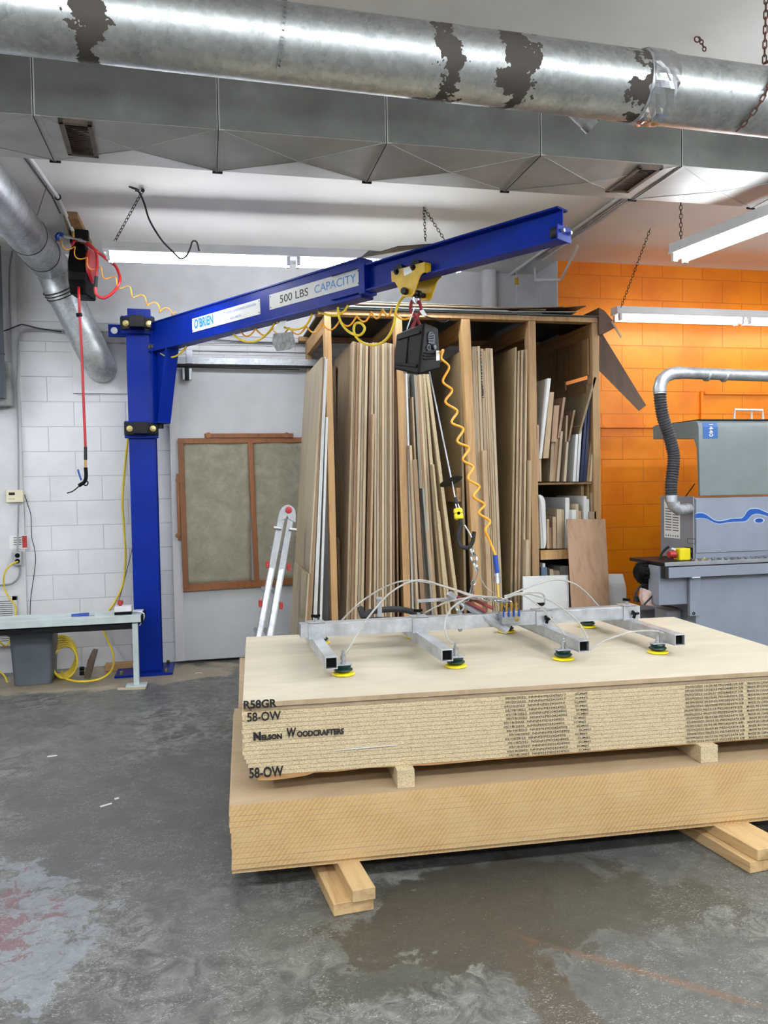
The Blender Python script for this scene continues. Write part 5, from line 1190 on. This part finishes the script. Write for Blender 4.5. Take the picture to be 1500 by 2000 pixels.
# left side plate
sx = mm(1357, 1030).x; sd = hit(1293, 1000, V((sx,0,0)), V((1,0,0))).y
G().box(sx-.012, sx, MY+.002, sd, zb_-.005, zh1+.004).out('side_plate', M['mach2'], mc, .002)
def sp(px, py): return hit(px, py, V((sx-.013,0,0)), V((1,0,0)))
def zr(x, y): return (1150+x/3.449, 700+y/3.449)
c4 = [sp(*zr(508,950)), sp(*zr(615,965)), sp(*zr(615,1215)), sp(*zr(510,1205))]
lb = G().prism(c4, (-.001,0,0)).out('instruction_label', M['paper'], mc, flat=True)
for j in range(9):
    for (u0, u1) in ((.08,.46),(.54,.92)):
        a = c4[0].lerp(c4[3], .22+.07*j); b = c4[1].lerp(c4[2], .22+.07*j); p, q = a.lerp(b,u0), a.lerp(b,u1)
        G().prism([p+V((-.0014,0,0)), q+V((-.0014,0,0)), q+V((-.0014,0,-.006)), p+V((-.0014,0,-.006))], (-.0004,0,0)).out('text_line', M['inkg'], lb, flat=True)
for u in (.12,.27,.42,.57,.72,.87):
    p = c4[3].lerp(c4[2], u)+V((-.0014,0,.012)); G().prism([p+V((0,-.008,0)), p+V((0,.008,0)), p+V((0,0,.014))], (-.0004,0,0)).out('warning_mark', M['ink'], lb, flat=True)
c4 = [sp(*zr(665,1213)), sp(*zr(717,1217)), sp(*zr(717,1250)), sp(*zr(665,1245))]
for a, b in ((0,1),(1,2),(2,3),(3,0)): G().bar(c4[a], c4[b], .003, .001, (c4[b]-c4[a]).cross(V((1,0,0)))).out('outline_mark', M['inkg'], mc, flat=True)
# hood: top arm and curved front, as one profile swept along X
hx0 = mm(1365, 900).x
y_b = hit(1275, 830, V((hx0,0,0)), V((1,0,0))).y; zt5 = mm(1366, 821).z; zl5 = mm(1366, 857, MY+.02).z
prof = [(MY+.03,zt5),(y_b,zt5+.004),(y_b,zl5+.03),(MY+.06,zl5-.0),(MY+.028,zl5-.06),(MY+.012,zh1+.006),(MY-.012,zh1+.006),(MY-.002,zl5-.05),(MY+.002,zt5-.045),(MY+.012,zt5-.015)]
hood = G().prism([V((hx0,y,z)) for y,z in prof], (XR-hx0,0,0)).out('hood', M['hood'], mc, .006)
G().box(hx0+.02, XR, MY+.02, y_b, zt5+.003, zt5+.010).out('top_seam', M['ink'], mc)
# blue number badge
bz0 = zt5-.012; g = G(); bx0, bx1 = mm(1373,840,MY).x, mm(1402,840,MY).x
g.prism([V((bx0,MY+.0125,zt5-.012)), V((bx0,MY+.0015,zt5-.045)), V((bx0,MY-.0005,zl5+.0)), V((bx0,MY-.0018,zl5-.0)), V((bx0,MY+.0,zt5-.045)), V((bx0,MY+.011,zt5-.012))], (bx1-bx0,0,0))
bd = g.out('number_badge', plain('badge_blue', (36,88,150), .4), hood, flat=True)
pz = (zt5-.04)
text('1440', V((bx0+.045,MY-.0022,zt5-.025)), V((0,0,-1)), V((1,0,0)), .085, .032, M['paper'], 'badge_number', bd, bold=.01)
# white rail handle on the hood
g = G().tube([mm(1434,818,MY+.2), mm(1435,800,MY+.2), mm(1489,801,MY+.2), mm(1490,819,MY+.2)], .009, 10).out('rail_handle', M['white'], mc)
G().cyl(mm(1468,800,MY+.25), mm(1468,819,MY+.25), .007, 8).out('rail_stay', M['white'], mc)
# emergency stop
p = mm(1334, 1083, MY+.02); es = G().box(p.x-.03, p.x+.075, MY+.01, MY+.09, p.z-.042, p.z+.042).out('stop_housing', M['yplas'], mc, .008)
G().box(p.x+.05, p.x+.08, MY+.005, MY+.09, p.z-.045, p.z+.045).out('stop_base', M['black'], mc, .004)
G().cyl(p+V((-.04,.03,0)), p+V((-.09,.03,0)), .024, 20).out('stop_button', M['redp'], es)
G().cyl(p+V((-.04,.03,.03)), p+V((-.065,.03,.04)), .008, 10).out('small_switch', M['white'], es)
# conveyor table
zt6 = mm(1303, 1107, TYf).z; xt6 = mm(1301, 1107, TYf).x
G().box(xt6, XR, TYf+.01, MY+.3, zt6, zt6+.022).out('roller_bed', M['blackm'], mc, .002)
for i in range(26): G().cyl((xt6+.25+i*.05, TYf+.04, zt6+.025), (xt6+.25+i*.05, TYf+.075, zt6+.025), .014, 10).out('roller', M['zinc'], mc)
G().box(xt6-.004, XR, TYf+.002, TYf+.012, zt6+.002, zt6+.028).out('rail_lip', M['zinc'], mc, .001)
G().box(xt6+.02, XR, TYf, TYf+.07, zt6-.077, zt6-.006).out('table_rail', M['mach'], mc, .003)
G().box(xt6+.0, XR, TYf+.008, TYf+.06, zt6-.08, zt6+.0).out('rail_core', M['ink'], mc)
# machine body below
zlow = mm(1345, 1178, TYf+.1).z
xe = mm(1277, 1140, MY+.1).x
G().box(xt6-.01, xt6+.30, TYf+.07, TYf+.20, zlow, zt6-.004).out('end_box', M['mach'], mc, .004)
xc = mm(1361, 1200, TYf+.05).x
G().box(xc, XR, TYf+.06, TYf+.75, .02, zt6-.08).out('lower_cabinet', M['mach'], mc, .004)
z9 = mm(1350, 1203, TYf+.04).z
lp_ = G().box(mm(1347,1180,TYf+.04).x, xc+.02, TYf+.035, TYf+.06, z9, zt6-.08).out('support_plate', M['mach'], mc, .002)
p = mm(1355, 1198, TYf+.034); G().torus(p, (0,1,0), .008, .003, 12).out('hook_hole', M['blackm'], lp_)
a = mm(1352,1143.5,TYf-.002); G().box(a.x, a.x+.06, TYf-.004, TYf+.04, zt6-.082, zt6-.076).out('small_bracket', M['white'], mc)
G().cyl(mm(1285,1178,TYf+.4), mm(1345,1197,TYf+.2), .012, 10).out('drive_shaft', M['rust'], mc)
G().box(xc-.13, xc-.02, TYf+.2, TYf+.35, zlow-.16, zlow-.06).out('gear_box', M['mach2'], mc, .004)
G().box(xc-.25, xc, TYf+.5, TYf+.7, .02, zlow-.1).out('rear_leg', M['mach2'], mc, .004)
# motor
c = mm(1257, 1118, TYf+.25); mo = G().lathe(c+V((-.055,0,0)), V((1,0,0)), [(.001,0),(.045,.0),(.066,.018),(.070,.04),(.070,.13),(.001,.13)], 28).out('motor', M['black'], mc)
for i in range(16):
    a = 2*PI*i/16; G().bar(c+V((-.03,math.cos(a)*.072,math.sin(a)*.072)), c+V((.07,math.cos(a)*.072,math.sin(a)*.072)), .004, .012, V((0,-math.sin(a),math.cos(a)))).out('cooling_fin', M['blackm'], mo)
G().box(c.x+.07, xt6+.02, TYf+.18, TYf+.34, c.z-.15, c.z+.075).out('motor_mount', M['black'], mc, .008)
G().tube(spline([mm(1262,1142,TYf+.24), mm(1250,1146,TYf+.24), mm(1242,1158,TYf+.24), mm(1241,1172,TYf+.24)]), .008, 8).out('motor_cable', M['rubber'], mc)
G().box(mm(1240,1172,TYf+.24).x, mm(1252,1172,TYf+.24).x, TYf+.22, TYf+.26, mm(1240,1176,TYf+.24).z, mm(1240,1165,TYf+.24).z).out('cable_plug', M['rubber'], mc, .003)
pts = [mm(x,y,TYf+.16) for x,y in ((1257,1149),(1277,1157),(1281,1175),(1278,1186),(1259,1182),(1254,1168))]
G().prism(pts, (0,.05,0)).out('cloth_guard', paint('pinkish_rag', (206,176,166), .9, .15, 20, bump=.4), mc, .008)
G().cyl(mm(1258,1181,TYf+.155), mm(1278,1160,TYf+.155), .006, 8).out('guard_strap', M['rubber'], mc)
G().tube(spline([mm(1286,1104,TYf+.3), mm(1290,1086,TYf+.3), mm(1298,1074,TYf+.28), mm(1306,1068,TYf+.25)]), .0085, 8).out('loom_cable', M['rubber'], mc)
G().cyl(mm(1338,971,MY+.3), mm(1357,945,MY+.3), .004, 8).out('gas_strut', M['blackm'], mc)
G().box(mm(1294,1096,MY+.1).x, xs0, MY+.05, MY+.3, zb_-.04, zb_-.006).out('side_shelf', M['hood'], mc, .002)
# dust pipe, elbow and ribbed hose
dp = thing('dust_hose', mm(1330,730,5.05), 'galvanised dust pipe with ribbed black hose dropping to the machine', 'hose')
HY = 4.78; PRr = .039
def m5(x, y): return at(x, y, Y=HY)
G().cyl(m5(1326,728), at(1700,742,Y=HY), PRr, 24).out('dust_pipe', M['galvs'], dp)
for x in (1414, 1380): p = m5(x, 731+(x-1326)*.035); G().cyl(p-V((.008,0,0)), p+V((.008,0,0)), PRr+.003, 24).out('pipe_joint', M['galvs'], dp)
G().tube([m5(1330,728), m5(1316,729), m5(1303,733), m5(1292,743), m5(1288,758), m5(1289,768)], PRr+.003, 24).out('elbow', M['galvs'], dp)
pth = spline([m5(x,y) for x,y in ((1289,764),(1290,785),(1295,815),(1305,845),(1312,870),(1316,892),(1314,920),(1311,945),(1311,970))], 12)
rs = [PRr+(.004 if (i//1) % 2 else -.0015) for i in range(len(pth))]
L_ = [0]
for i in range(1, len(pth)): L_.append(L_[-1]+(pth[i]-pth[i-1]).length)
nr = 124; pp = []; rs = []
for i in range(nr):
    s_ = L_[-1]*i/(nr-1); j = max(q for q in range(len(L_)) if L_[q] <= s_+1e-9); j = min(j, len(pth)-2)
    pp.append(pth[j].lerp(pth[j+1], (s_-L_[j])/(L_[j+1]-L_[j]))); rs.append(PRr-.002+(.007 if i % 3 == 1 else 0))
G().tube(pp, .04, 24, rs=rs).out('ribbed_hose', M['hoseb'], dp)
G().cyl(m5(1311,967), m5(1311,980), PRr+.003, 24).out('hose_clamp', M['zinc'], dp); G().cyl(m5(1289,760), m5(1289,769), PRr+.003, 24).out('hose_clamp', M['zinc'], dp)
G().tube([m5(1311,976), m5(1315,988), m5(1326,996), at(1336,995,Y=HY+.03), hit(1347,993,V((sx-.010,0,0)),V((1,0,0)))], PRr-.001, 24).out('lower_elbow', M['galvs'], dp)

# ================================================================== LEFT SIDE: BENCH, BIN, CORDS, WALL BITS
BYf = 6.12; bz = .535
bn = thing('conveyor_bench', (-1.0, BYf, 0), 'low grey conveyor rail table standing in front of the white wall at left', 'bench')
xb1 = at(275, 1205, Y=BYf).x
zbt = at(262, 1202, Y=BYf).z; zlb = at(262, 1216, Y=BYf).z
G().box(-3.6, xb1, BYf, BYf+.30, zlb, zbt).out('top_rail', paint('bench_grey_green', (196,208,206), .4), bn, .003)
G().box(-3.6, xb1-.06, BYf+.03, BYf+.27, zlb-.052, zlb-.012).out('under_rail', M['blackm'], bn, .002)
xl1, xl2 = at(259, 1280, Y=BYf).x, at(270, 1280, Y=BYf).x
for xx in (xl1, -3.0):
    lg = G().box(xx, xx+(xl2-xl1), BYf+.02, BYf+.08, .014, zlb-.01).out('leg', bpy.data.materials['bench_grey_green'], bn, .003)
    G().box(xx-.055, xx+.095, BYf-.03, BYf+.1, .008, .016).out('foot_plate', bpy.data.materials['bench_grey_green'], lg, .002)
G().box(xb1, xb1+.012, BYf+.01, BYf+.29, zlb-.01, zbt-.004).out('end_cap', M['black'], bn, .003)
tag(G().obox(V((xl1-.11,BYf-.04,0)), V((.2,-.03,0)), V((0,.05,0)), V((0,0,.007))).out('wood_shim', M['mdfl']), 'thin pale wood shim under the foot of the bench leg', 'shim')
cb = thing('control_box', at(246,1200,Y=BYf+.1), 'small white and black control box with red stop button on the bench end', 'control box')
a, b = at(223, 1190, Y=BYf+.05), at(257, 1202, Y=BYf+.05)
G().box(a.x, b.x, BYf+.05, BYf+.15, zbt, zbt+.022).out('base', M['black'], cb, .003); G().box(a.x, b.x, BYf+.05, BYf+.15, zbt+.022, zbt+.062).out('lid', M['white'], cb, .005)
p = at(235, 1183, Y=BYf+.1); G().lathe((p.x,BYf+.1,zbt+.062), UPZ, [(.001,0),(.012,0),(.012,.012),(.021,.014),(.021,.04),(.001,.042)], 20).out('red_button', M['redp'], cb)
G().tube(spline([at(x,y,Y=BYf+.1) for x,y in ((258,1194),(270,1194),(280,1198),(281,1207),(275,1218),(272,1222))]), .005, 8).out('white_lead', M['white'], cb)
gt = thing('grease_tool', at(165,1204,Y=BYf+.12), 'blue handled metal tool lying on the bench rail', 'tool')
G().cyl(at(74,1209,Y=BYf+.1), at(141,1204,Y=BYf+.1), .0045, 8).out('shaft', M['zinc'], gt); G().cyl(at(140,1204,Y=BYf+.1), at(174,1201,Y=BYf+.1), .018, 12).out('blue_grip', M['bluep'], gt); G().cyl(at(174,1201,Y=BYf+.1), at(184,1200,Y=BYf+.1), .006, 8).out('tip', M['zinc'], gt)
# bin
bi = thing('waste_bin', at(62,1335,Z=0), 'grey plastic waste bin under the bench rail', 'bin')
BYb = 6.42; z0b, z1b = 0.003, .40
def binring(z, k, inset=0):
    x0, x1 = at(22,1338,Y=BYb).x, at(104,1338,Y=BYb).x; xm = (x0+x1)/2; hw = (x1-x0)/2*k-inset; hd = .14*k-inset; r = .03; pts = []
    for cx, cy_, a0 in ((hw-r,hd-r,0),(-hw+r,hd-r,90),(-hw+r,-hd+r,180),(hw-r,-hd+r,270)):
        for j in range(6):
            a = math.radians(a0+90*j/5); pts.append(V((xm+cx+math.cos(a)*r, BYb+.13+cy_+math.sin(a)*r, z)))
    return pts
G().rings([binring(z0b,.90), binring(z1b-.02,1.03), binring(z1b-.02,1.08), binring(z1b,1.08), binring(z1b,1.08,.008), binring(z1b-.02,1.02,.006), binring(z0b+.01,.89,.004)]).out('bin_body', M['grey'], bi)
G().tube(spline([V((-1.50,6.43,z1b-.01)), at(45,1243,Y=6.42), at(90,1240,Y=6.5), V((-1.19,6.62,z1b+.0))], 8), .004, 8).out('bin_handle', M['zinc'], bi)
# yellow air hose coil
g = G(); 
for i in range(6):
    c = at(118+i*1.8, 1295, Y=6.72-.03*i); g2 = [c+V((math.cos(a)*(.12-.006*i), math.sin(a)*.035, math.sin(a)*(.15-.006*i))) for a in [2*PI*j/26 for j in range(26)]]
    zmin = min(v.z for v in g2)
    g.tube([v+V((0,0,max(0,.012-zmin))) for v in g2], .0085, 8, closed=True)
tag(g.out('coiled_hose', M['ycord']), 'yellow hose coiled on the floor beside the grey bin', 'hose')
tag(G().tube(spline([at(x,y,Y=Y) for x,y,Y in ((120,1312,6.5),(124,1322,6.35),(140,1329,6.25),(165,1331,6.2),(195,1326,6.25),(215,1313,6.3),(222,1295,6.5),(219,1270,6.8),(208,1245,6.88),(201,1225,6.9),(208,1200,6.9),(225,1175,6.9),(240,1140,6.9),(245,1090,6.9),(242,1030,6.9),(239,980,6.9),(243,920,6.9),(250,855,6.85)) ][:], 8), .0085, 8).out('yellow_air_hose', M['ycord']), 'yellow hose running up the wall beside the blue column and trailing on the floor', 'hose')
# yellow hose looping under the boom
def bj(px, py, t): return hit(px, py, J(0,t,0), JN)
lp1 = [bj(x,y,-.05) for x,y in ((314,690),(325,696),(340,697),(352,690),(364,677))]
tag(G().tube(spline(lp1, 6), .007, 8).out('yellow_air_hose', M['ycord']), 'first loop of yellow hose under the boom, beside the column', 'hose', 'yellow hose loops under the boom')
lp2 = [bj(x,y,-.05) for x,y in ((457,653),(465,661),(480,667),(498,667),(515,658),(530,642),(536,632))]
tag(G().tube(spline(lp2, 6), .007, 8).out('yellow_air_hose', M['ycord']), 'second loop of yellow hose under the boom, above the door track', 'hose', 'yellow hose loops under the boom')
lp3 = [bj(x,y,-.05) for x,y in ((541,630),(560,641),(580,643),(598,635),(610,614))]
tag(G().tube(spline(lp3, 6), .007, 8).out('yellow_air_hose', M['ycord']), 'third loop of yellow hose under the boom, left of the first rack post', 'hose', 'yellow hose loops under the boom')
lp4 = [bj(x,y,-.05) for x,y in ((622,609),(640,615),(658,616),(672,608),(680,596))]
tag(G().tube(spline(lp4, 6), .007, 8).out('yellow_air_hose', M['ycord']), 'short yellow hose loop crossing the top of the first rack post', 'hose', 'yellow hose loops under the boom')
lp5 = [bj(x,y,-.04) for x,y in ((660,600),(661,615),(668,633),(680,647),(697,655),(708,651),(712,640),(704,631),(694,633),(691,646),(697,660),(712,671),(730,674),(748,668),(762,652),(770,630),(774,605),(783,585),(793,577))]
tag(G().tube(spline(lp5, 6), .0075, 8).out('yellow_air_hose', M['ycord']), 'largest yellow hose loop with a small curl, hanging left of the black hoist', 'hose', 'yellow hose loops under the boom')
def scallop(pts, amp, n_, r, name, label):
    base = spline(pts, 20); out = []
    for i, p in enumerate(base):
        t = i/(len(base)-1)*n_; f = t % 1; out.append(p-UPZ*(amp*math.sin(PI*f)))
    return tag(G().tube(out, r, 8).out(name, M['ohose']), label, 'hose')
scallop([bj(x,y,-.06) for x,y in ((470,645),(508,642),(548,641),(590,638),(630,633),(672,624),(712,613),(742,605),(765,601))], .045, 10, .0055, 'coiled_air_hose', 'amber coiled hose hanging in scallops below the blue boom')
scallop([trc+V((-.12,0,-.05)), trc+V((-.02,0,-.06))], .03, 1, .0055, 'coiled_air_hose', 'amber hose end entering behind the red sling')
# coiled hose from hoist to frame
zz_ = [(862,700),(877,717),(865,745),(883,762),(870,785),(893,803),(882,825),(905,838),(893,862),(916,875),(904,898),(924,912),(914,935),(936,950),(925,970),(946,985),(935,1002),(957,1018),(948,1035)]
pp = []
for i, (x, y) in enumerate(zz_):
    D = 4.15-.35*(i/len(zz_)); pp.append(at(x, y, D=D+(.03 if i % 2 else -.03)))
pp += [at(958,1060,D=3.82), at(968,1085,D=3.8)]
ch = thing('coiled_air_hose', pp[-1], 'amber zigzag coiled hose dropping from the black hoist to the lifting frame', 'hose')
G().tube(spline([at(858,690,D=4.2), at(866,684,D=4.2)]+pp, 8), .0062, 10).out('hose', M['ohose'], ch)
G().cyl(at(967,1084,D=3.8), at(971,1119,D=3.8), .0105, 12, .012).out('blue_sleeve', M['bluep'], ch)
G().cyl(at(971,1119,D=3.8), at(972,1140,D=3.79), .011, 10).cyl(at(971.5,1125,D=3.8), at(972,1135,D=3.8), .015, 10).out('coupler', M['zinc'], ch)
G().cyl(at(972,1140,D=3.79), at(974,1168,D=3.76), .007, 8).out('stem', M['brass'], ch)
# duct tape flap under boom, grey rag
g = G().prism([bj(x,y,-.03) for x,y in ((535,652),(572,648),(578,676),(565,683),(541,686),(532,668))], JN*.004)
rg = tag(g.out('grey_rag', paint('grey_felt', (132,134,132), .9, .3, 30, bump=.5), flat=True), 'grey felt rag hanging below the blue boom near the rack', 'rag')
G().prism([bj(x,y,-.028) for x,y in ((534,645),(548,628),(560,626),(552,645),(545,650))], JN*.003).out('paper_tag', M['paper'], rg, flat=True)
# wall bits at far left
WY = 6.91
tm = thing('thermostat', at(28,970,Y=WY), 'beige thermostat with a small display on the wall at far left', 'thermostat')
a, b = at(12, 957, Y=WY), at(47, 981, Y=WY); G().box(a.x, b.x, WY-.02, WY+.014, b.z, a.z).out('case', M['beige'], tm, .006)
c_, d_ = at(17, 962, Y=WY-.02), at(29, 967, Y=WY-.02); G().box(c_.x, d_.x, WY-.0215, WY-.02, d_.z, c_.z).out('display', M['ink'], tm)
for i in range(4): p = at(18.5+i*3.1, 974.5, Y=WY-.02); G().box(p.x-.003, p.x+.003, WY-.0215, WY-.02, p.z-.003, p.z+.003).out('button', M['grey'], tm)
sg = thing('safety_sign', at(37,1058,Y=WY), 'small white and red safety sign on the wall above the outlet box', 'sign')
a, b = at(17, 1046, Y=WY), at(54, 1072, Y=WY); G().box(a.x, b.x, WY+.008, WY+.014, b.z, a.z).out('sign_board', M['paper'], sg, .001)
a2 = at(43, 1047, Y=WY+.007); G().box(a2.x, b.x-.004, WY+.0065, WY+.008, b.z+.01, a.z-.006).out('red_panel', M['redp'], sg)
for i in range(4): p = at(26, 1050+i*4.5, Y=WY); G().box(p.x, p.x+.06, WY+.0065, WY+.008, p.z-.005, p.z).out('print_line', M['inkg'], sg)
ob_ = thing('outlet_box', at(34,1090,Y=WY), 'grey metal outlet box with a yellow cord plugged in', 'outlet')
a, b = at(26, 1077, Y=WY), at(45, 1103, Y=WY); G().box(a.x, b.x, WY-.05, WY+.014, b.z, a.z).out('box', M['zinc'], ob_, .004)
for y in (1085, 1096): p = at(34, y, Y=WY-.05); G().cyl(p, p-V((0,.003,0)), .019, 18).out('socket', M['black'], ob_)
tag(G().tube(spline([at(x,y,Y=Y) for x,y,Y in ((35,1097,6.84),(26,1100,6.82),(13,1112,6.84),(7,1130,6.86),(9,1150,6.88),(18,1168,6.88),(29,1182,6.88),(31,1197,6.88),(26,1214,6.88),(22,1240,6.88),(12,1262,6.85),(-10,1250,6.8),(-40,1262,6.7),(-30,1290,6.6),(5,1316,6.4),(14,1332,6.3)) if True], 8), .0065, 8).out('extension_cord', M['ycord']), 'yellow cord looping from the outlet box down past the vent', 'cord')
tag(G().tube(spline([at(x,y,Y=6.9) for x,y in ((38,1103),(39,1115),(36,1128),(22,1140),(0,1142),(-40,1143))]), .008, 8).out('grey_conduit', M['cond']), 'grey cable curving from under the outlet box to the left', 'cable')
tag(G().tube(spline([at(x,y,Y=Y) for x,y,Y in ((48,966,6.9),(54,985,6.91),(60,1005,6.915),(61,1030,6.915),(62,1050,6.915),(68,1075,6.915),(69,1100,6.915),(64,1140,6.915),(60,1170,6.915),(59,1210,6.915),(62,1232,6.9),(70,1245,6.9))]), .0035, 6).out('black_lead', M['rubber']), 'thin black lead hanging down the wall from the thermostat', 'cable')
tag(G().tube(spline([at(x,y,Y=Y) for x,y,Y in ((258,1072,6.9),(250,1105,6.9),(240,1145,6.9),(229,1185,6.85),(228,1196,6.6))]), .003, 6).out('black_lead', M['rubber']), 'thin black lead running from behind the column to the control box', 'cable')
for i, (pts, lb) in enumerate((([(25,486),(19,520),(18,560),(20,620),(23,700),(26,760),(26,785),(20,795),(0,798),(-30,798)], 'grey conduit curving down the corner pilaster to the panel'), ([(236,652),(200,648),(120,645),(60,644),(44,648),(36,660),(35,700),(33,760),(35,820),(36,900),(36,980),(35,1040),(34,1077)], 'grey conduit bending from the wall down to the outlet box'), ([(0,648),(15,644),(35,636),(45,634),(75,641),(120,648)], 'black cable strung across the corner below the duct'))):
    tag(G().tube(spline([at(x,y,Y=6.9 if i < 2 else 6.88) for x,y in pts], 6), .007 if i < 2 else .005, 8).out('conduit' if i < 2 else 'wall_cable', M['cond'] if i < 2 else M['rubber']), lb, 'cable' if i == 2 else 'conduit')
ep = thing('panel_enclosure', at(5,720,Y=6.7), 'tall grey electrical enclosure at the left edge with a rounded top pipe', 'enclosure')
a, b = at(6, 630, Y=6.72), at(10, 790, Y=6.72); G().cyl((a.x-.10,6.72,b.z+.05), (a.x-.10,6.72,CZ-.02), .10, 24).out('riser_pipe', M['grey'], ep)
G().box(a.x-.4, at(19,750,Y=6.78).x, 6.78, 6.92, b.z, at(10,706,Y=6.78).z).out('cabinet', paint('rusty_grey_steel', (150,152,148), .6, .25, 6), ep, .006)
G().torus((a.x-.10,6.72,at(5,690,Y=6.7).z), UPZ, .102, .006, 28).out('pipe_band', M['grey'], ep)
vt = thing('louvre_vent', at(10,1210,Y=WY), 'white louvred vent low on the wall at the left edge', 'vent')
a, b = at(33, 1165, Y=WY), at(24, 1258, Y=WY); x1v = a.x; zt7, zb7 = at(10,1165,Y=WY).z, at(10,1262,Y=WY).z
for (x0, x1, z0, z1__) in ((x1v-.035,x1v,zb7,zt7),(x1v-.8,x1v,zt7-.035,zt7),(x1v-.8,x1v,zb7,zb7+.03)): G().box(x0, x1, WY-.01, WY+.014, z0, z1__).out('frame', M['plaster'], vt, .002)
G().box(x1v-.8, x1v-.03, WY+.006, WY+.013, zb7, zt7).out('backing', M['blackm'], vt)
n_ = 20
for i in range(n_):
    z = zb7+.03+(zt7-zb7-.065)*i/n_; G().obox(V((x1v-.8,WY-.006,z)), V((.765,0,0)), V((0,.012,.006)), V((0,0,.0055))).out('slat', M['plaster'], vt)
# things on the floor by the column
pl = thing('wood_wedge', at(172,1325,Z=0), 'dark worn wooden wedge leaning on the wall under the bench', 'wedge')
g = G(); p4 = [at(x,y,Y=Y) for x,y,Y in ((163,1326,6.28),(175,1327,6.28),(190,1271,6.75),(180,1270,6.75),(171,1290,6.6))]
G().prism([p4[0],p4[1],p4[2],p4[3],p4[4]], (0,.07,0)).out('wedge', M['hard'], pl, .004)
for y in (1306, 1315): p = at(159, y, Y=6.5); G().cyl(p+V((-.012,0,0)), p+V((.02,0,0)), .016, 12).out('black_roller', M['black'], pl)
cbx = tag(G().obox(V((at(202,1318,Z=0).x, 6.72, .004)), V((.36,.02,0)), V((0,.09,0)), V((0,0,.055))).out('cardboard_box', paint('cardboard', (176,138,92), .8, .12), bevel=.003), 'long flat cardboard box on the floor behind the bench leg', 'box')
wp = at(-2, 1320, Z=.0); wh = thing('caster_wheel', (wp.x,6.2,0), 'black wheel edge of a cart just at the left edge of the floor', 'wheel')
G().torus((wp.x-.06,6.3,.105), (1,.4,0), .085, .018, 28).out('tyre', M['rubber'], wh); G().cyl((wp.x-.075,6.295,.105), (wp.x-.045,6.305,.105), .07, 20).out('hub', M['grey'], wh)
for i, (x, y, L, a) in enumerate(((102,1478,.05,.1),(207,1574,.055,.55),(388,1315,.05,0),(228,1561,.02,.5))):
    p = at(x, y, Z=0); d = V((math.cos(a), math.sin(a), 0)); tag(G().bar(p-d*L/2+V((0,0,.0035)), p+d*L/2+V((0,0,.0035)), .012, .004).out('wood_chip', M['paper']), ['white chip on the floor straight below the grey bin', 'largest white chip in the middle of the bare floor', 'white chip near the column base', 'tiny white chip beside the largest one'][i], 'chip', 'white chips on the floor')
# light cord on the ceiling fixture
tag(G().tube(spline([at(x,y,Y=Y) for x,y,Y in ((264,372,5.36),(272,376,5.36),(282,398,5.36),(292,430,5.34),(315,468,5.3),(338,492,5.26),(352,505,5.26),(364,500,5.26),(372,484,5.28),(376,472,5.32),(384,473,5.35),(389,490,5.38))], 8), .006, 8).out('light_cord', M['rubber']), 'black power cord drooping from the ceiling to the strip light by the white wall', 'cord')
g = G().torus(at(262,368,Z=CZ-.035), (.5,-.7,1.6), .03, .0045, 20); g.cyl(at(279,372,Z=CZ), at(279,372,Z=CZ-.03), .012, 8)
tag(g.out('ceiling_hook', M['darkchain']), 'wire ring and hook on the ceiling where the light chain starts', 'hook')
# overhead conduits between duct and orange wall
cd_ = thing('ceiling_conduit', at(1150,430,Z=CZ), 'bundle of thin pipes on the ceiling beyond the right end of the boom', 'pipe')
for dx in (0, .05, .1):
    a = at(1200, 392, Z=CZ-.02)+V((dx,0,0)); G().cyl(V((a.x,4.2,CZ-.02)), V((a.x,6.40 if dx else 6.93,CZ-.02)), .012, 8).out('pipe', M['white'] if dx != .05 else M['galvs'], cd_)
tag(G().tube([at(1128,481,Z=CZ-.03), at(1096,546,Y=6.42), at(1046,547,Y=6.6), at(1044,515,Y=6.75)], .012, 10).out('sprinkler_pipe', M['white']), 'white pipe bent round the corner where the orange wall starts', 'pipe')
tag(G().cyl((at(957,600,Y=6.88).x,6.9,1.5), (at(957,600,Y=6.88).x,6.9,CZ), .07, 20).out('soil_pipe', M['plaster']), 'thick white painted vertical pipe on the wall above the rack', 'pipe')
kk = thing('cable_connector', at(1009,550,Y=6.8), 'small yellow connector hanging on a thin wire above the rack', 'connector')
G().cyl(at(1009,530,Y=6.8), at(1009,545,Y=6.8), .004, 6).cyl(at(1009,555,Y=6.8), at(1009,590,Y=6.8), .004, 6).out('wire', M['white'], kk); G().cyl(at(1009,543,Y=6.8), at(1009,556,Y=6.8), .016, 10).out('connector_body', M['yellow'], kk)
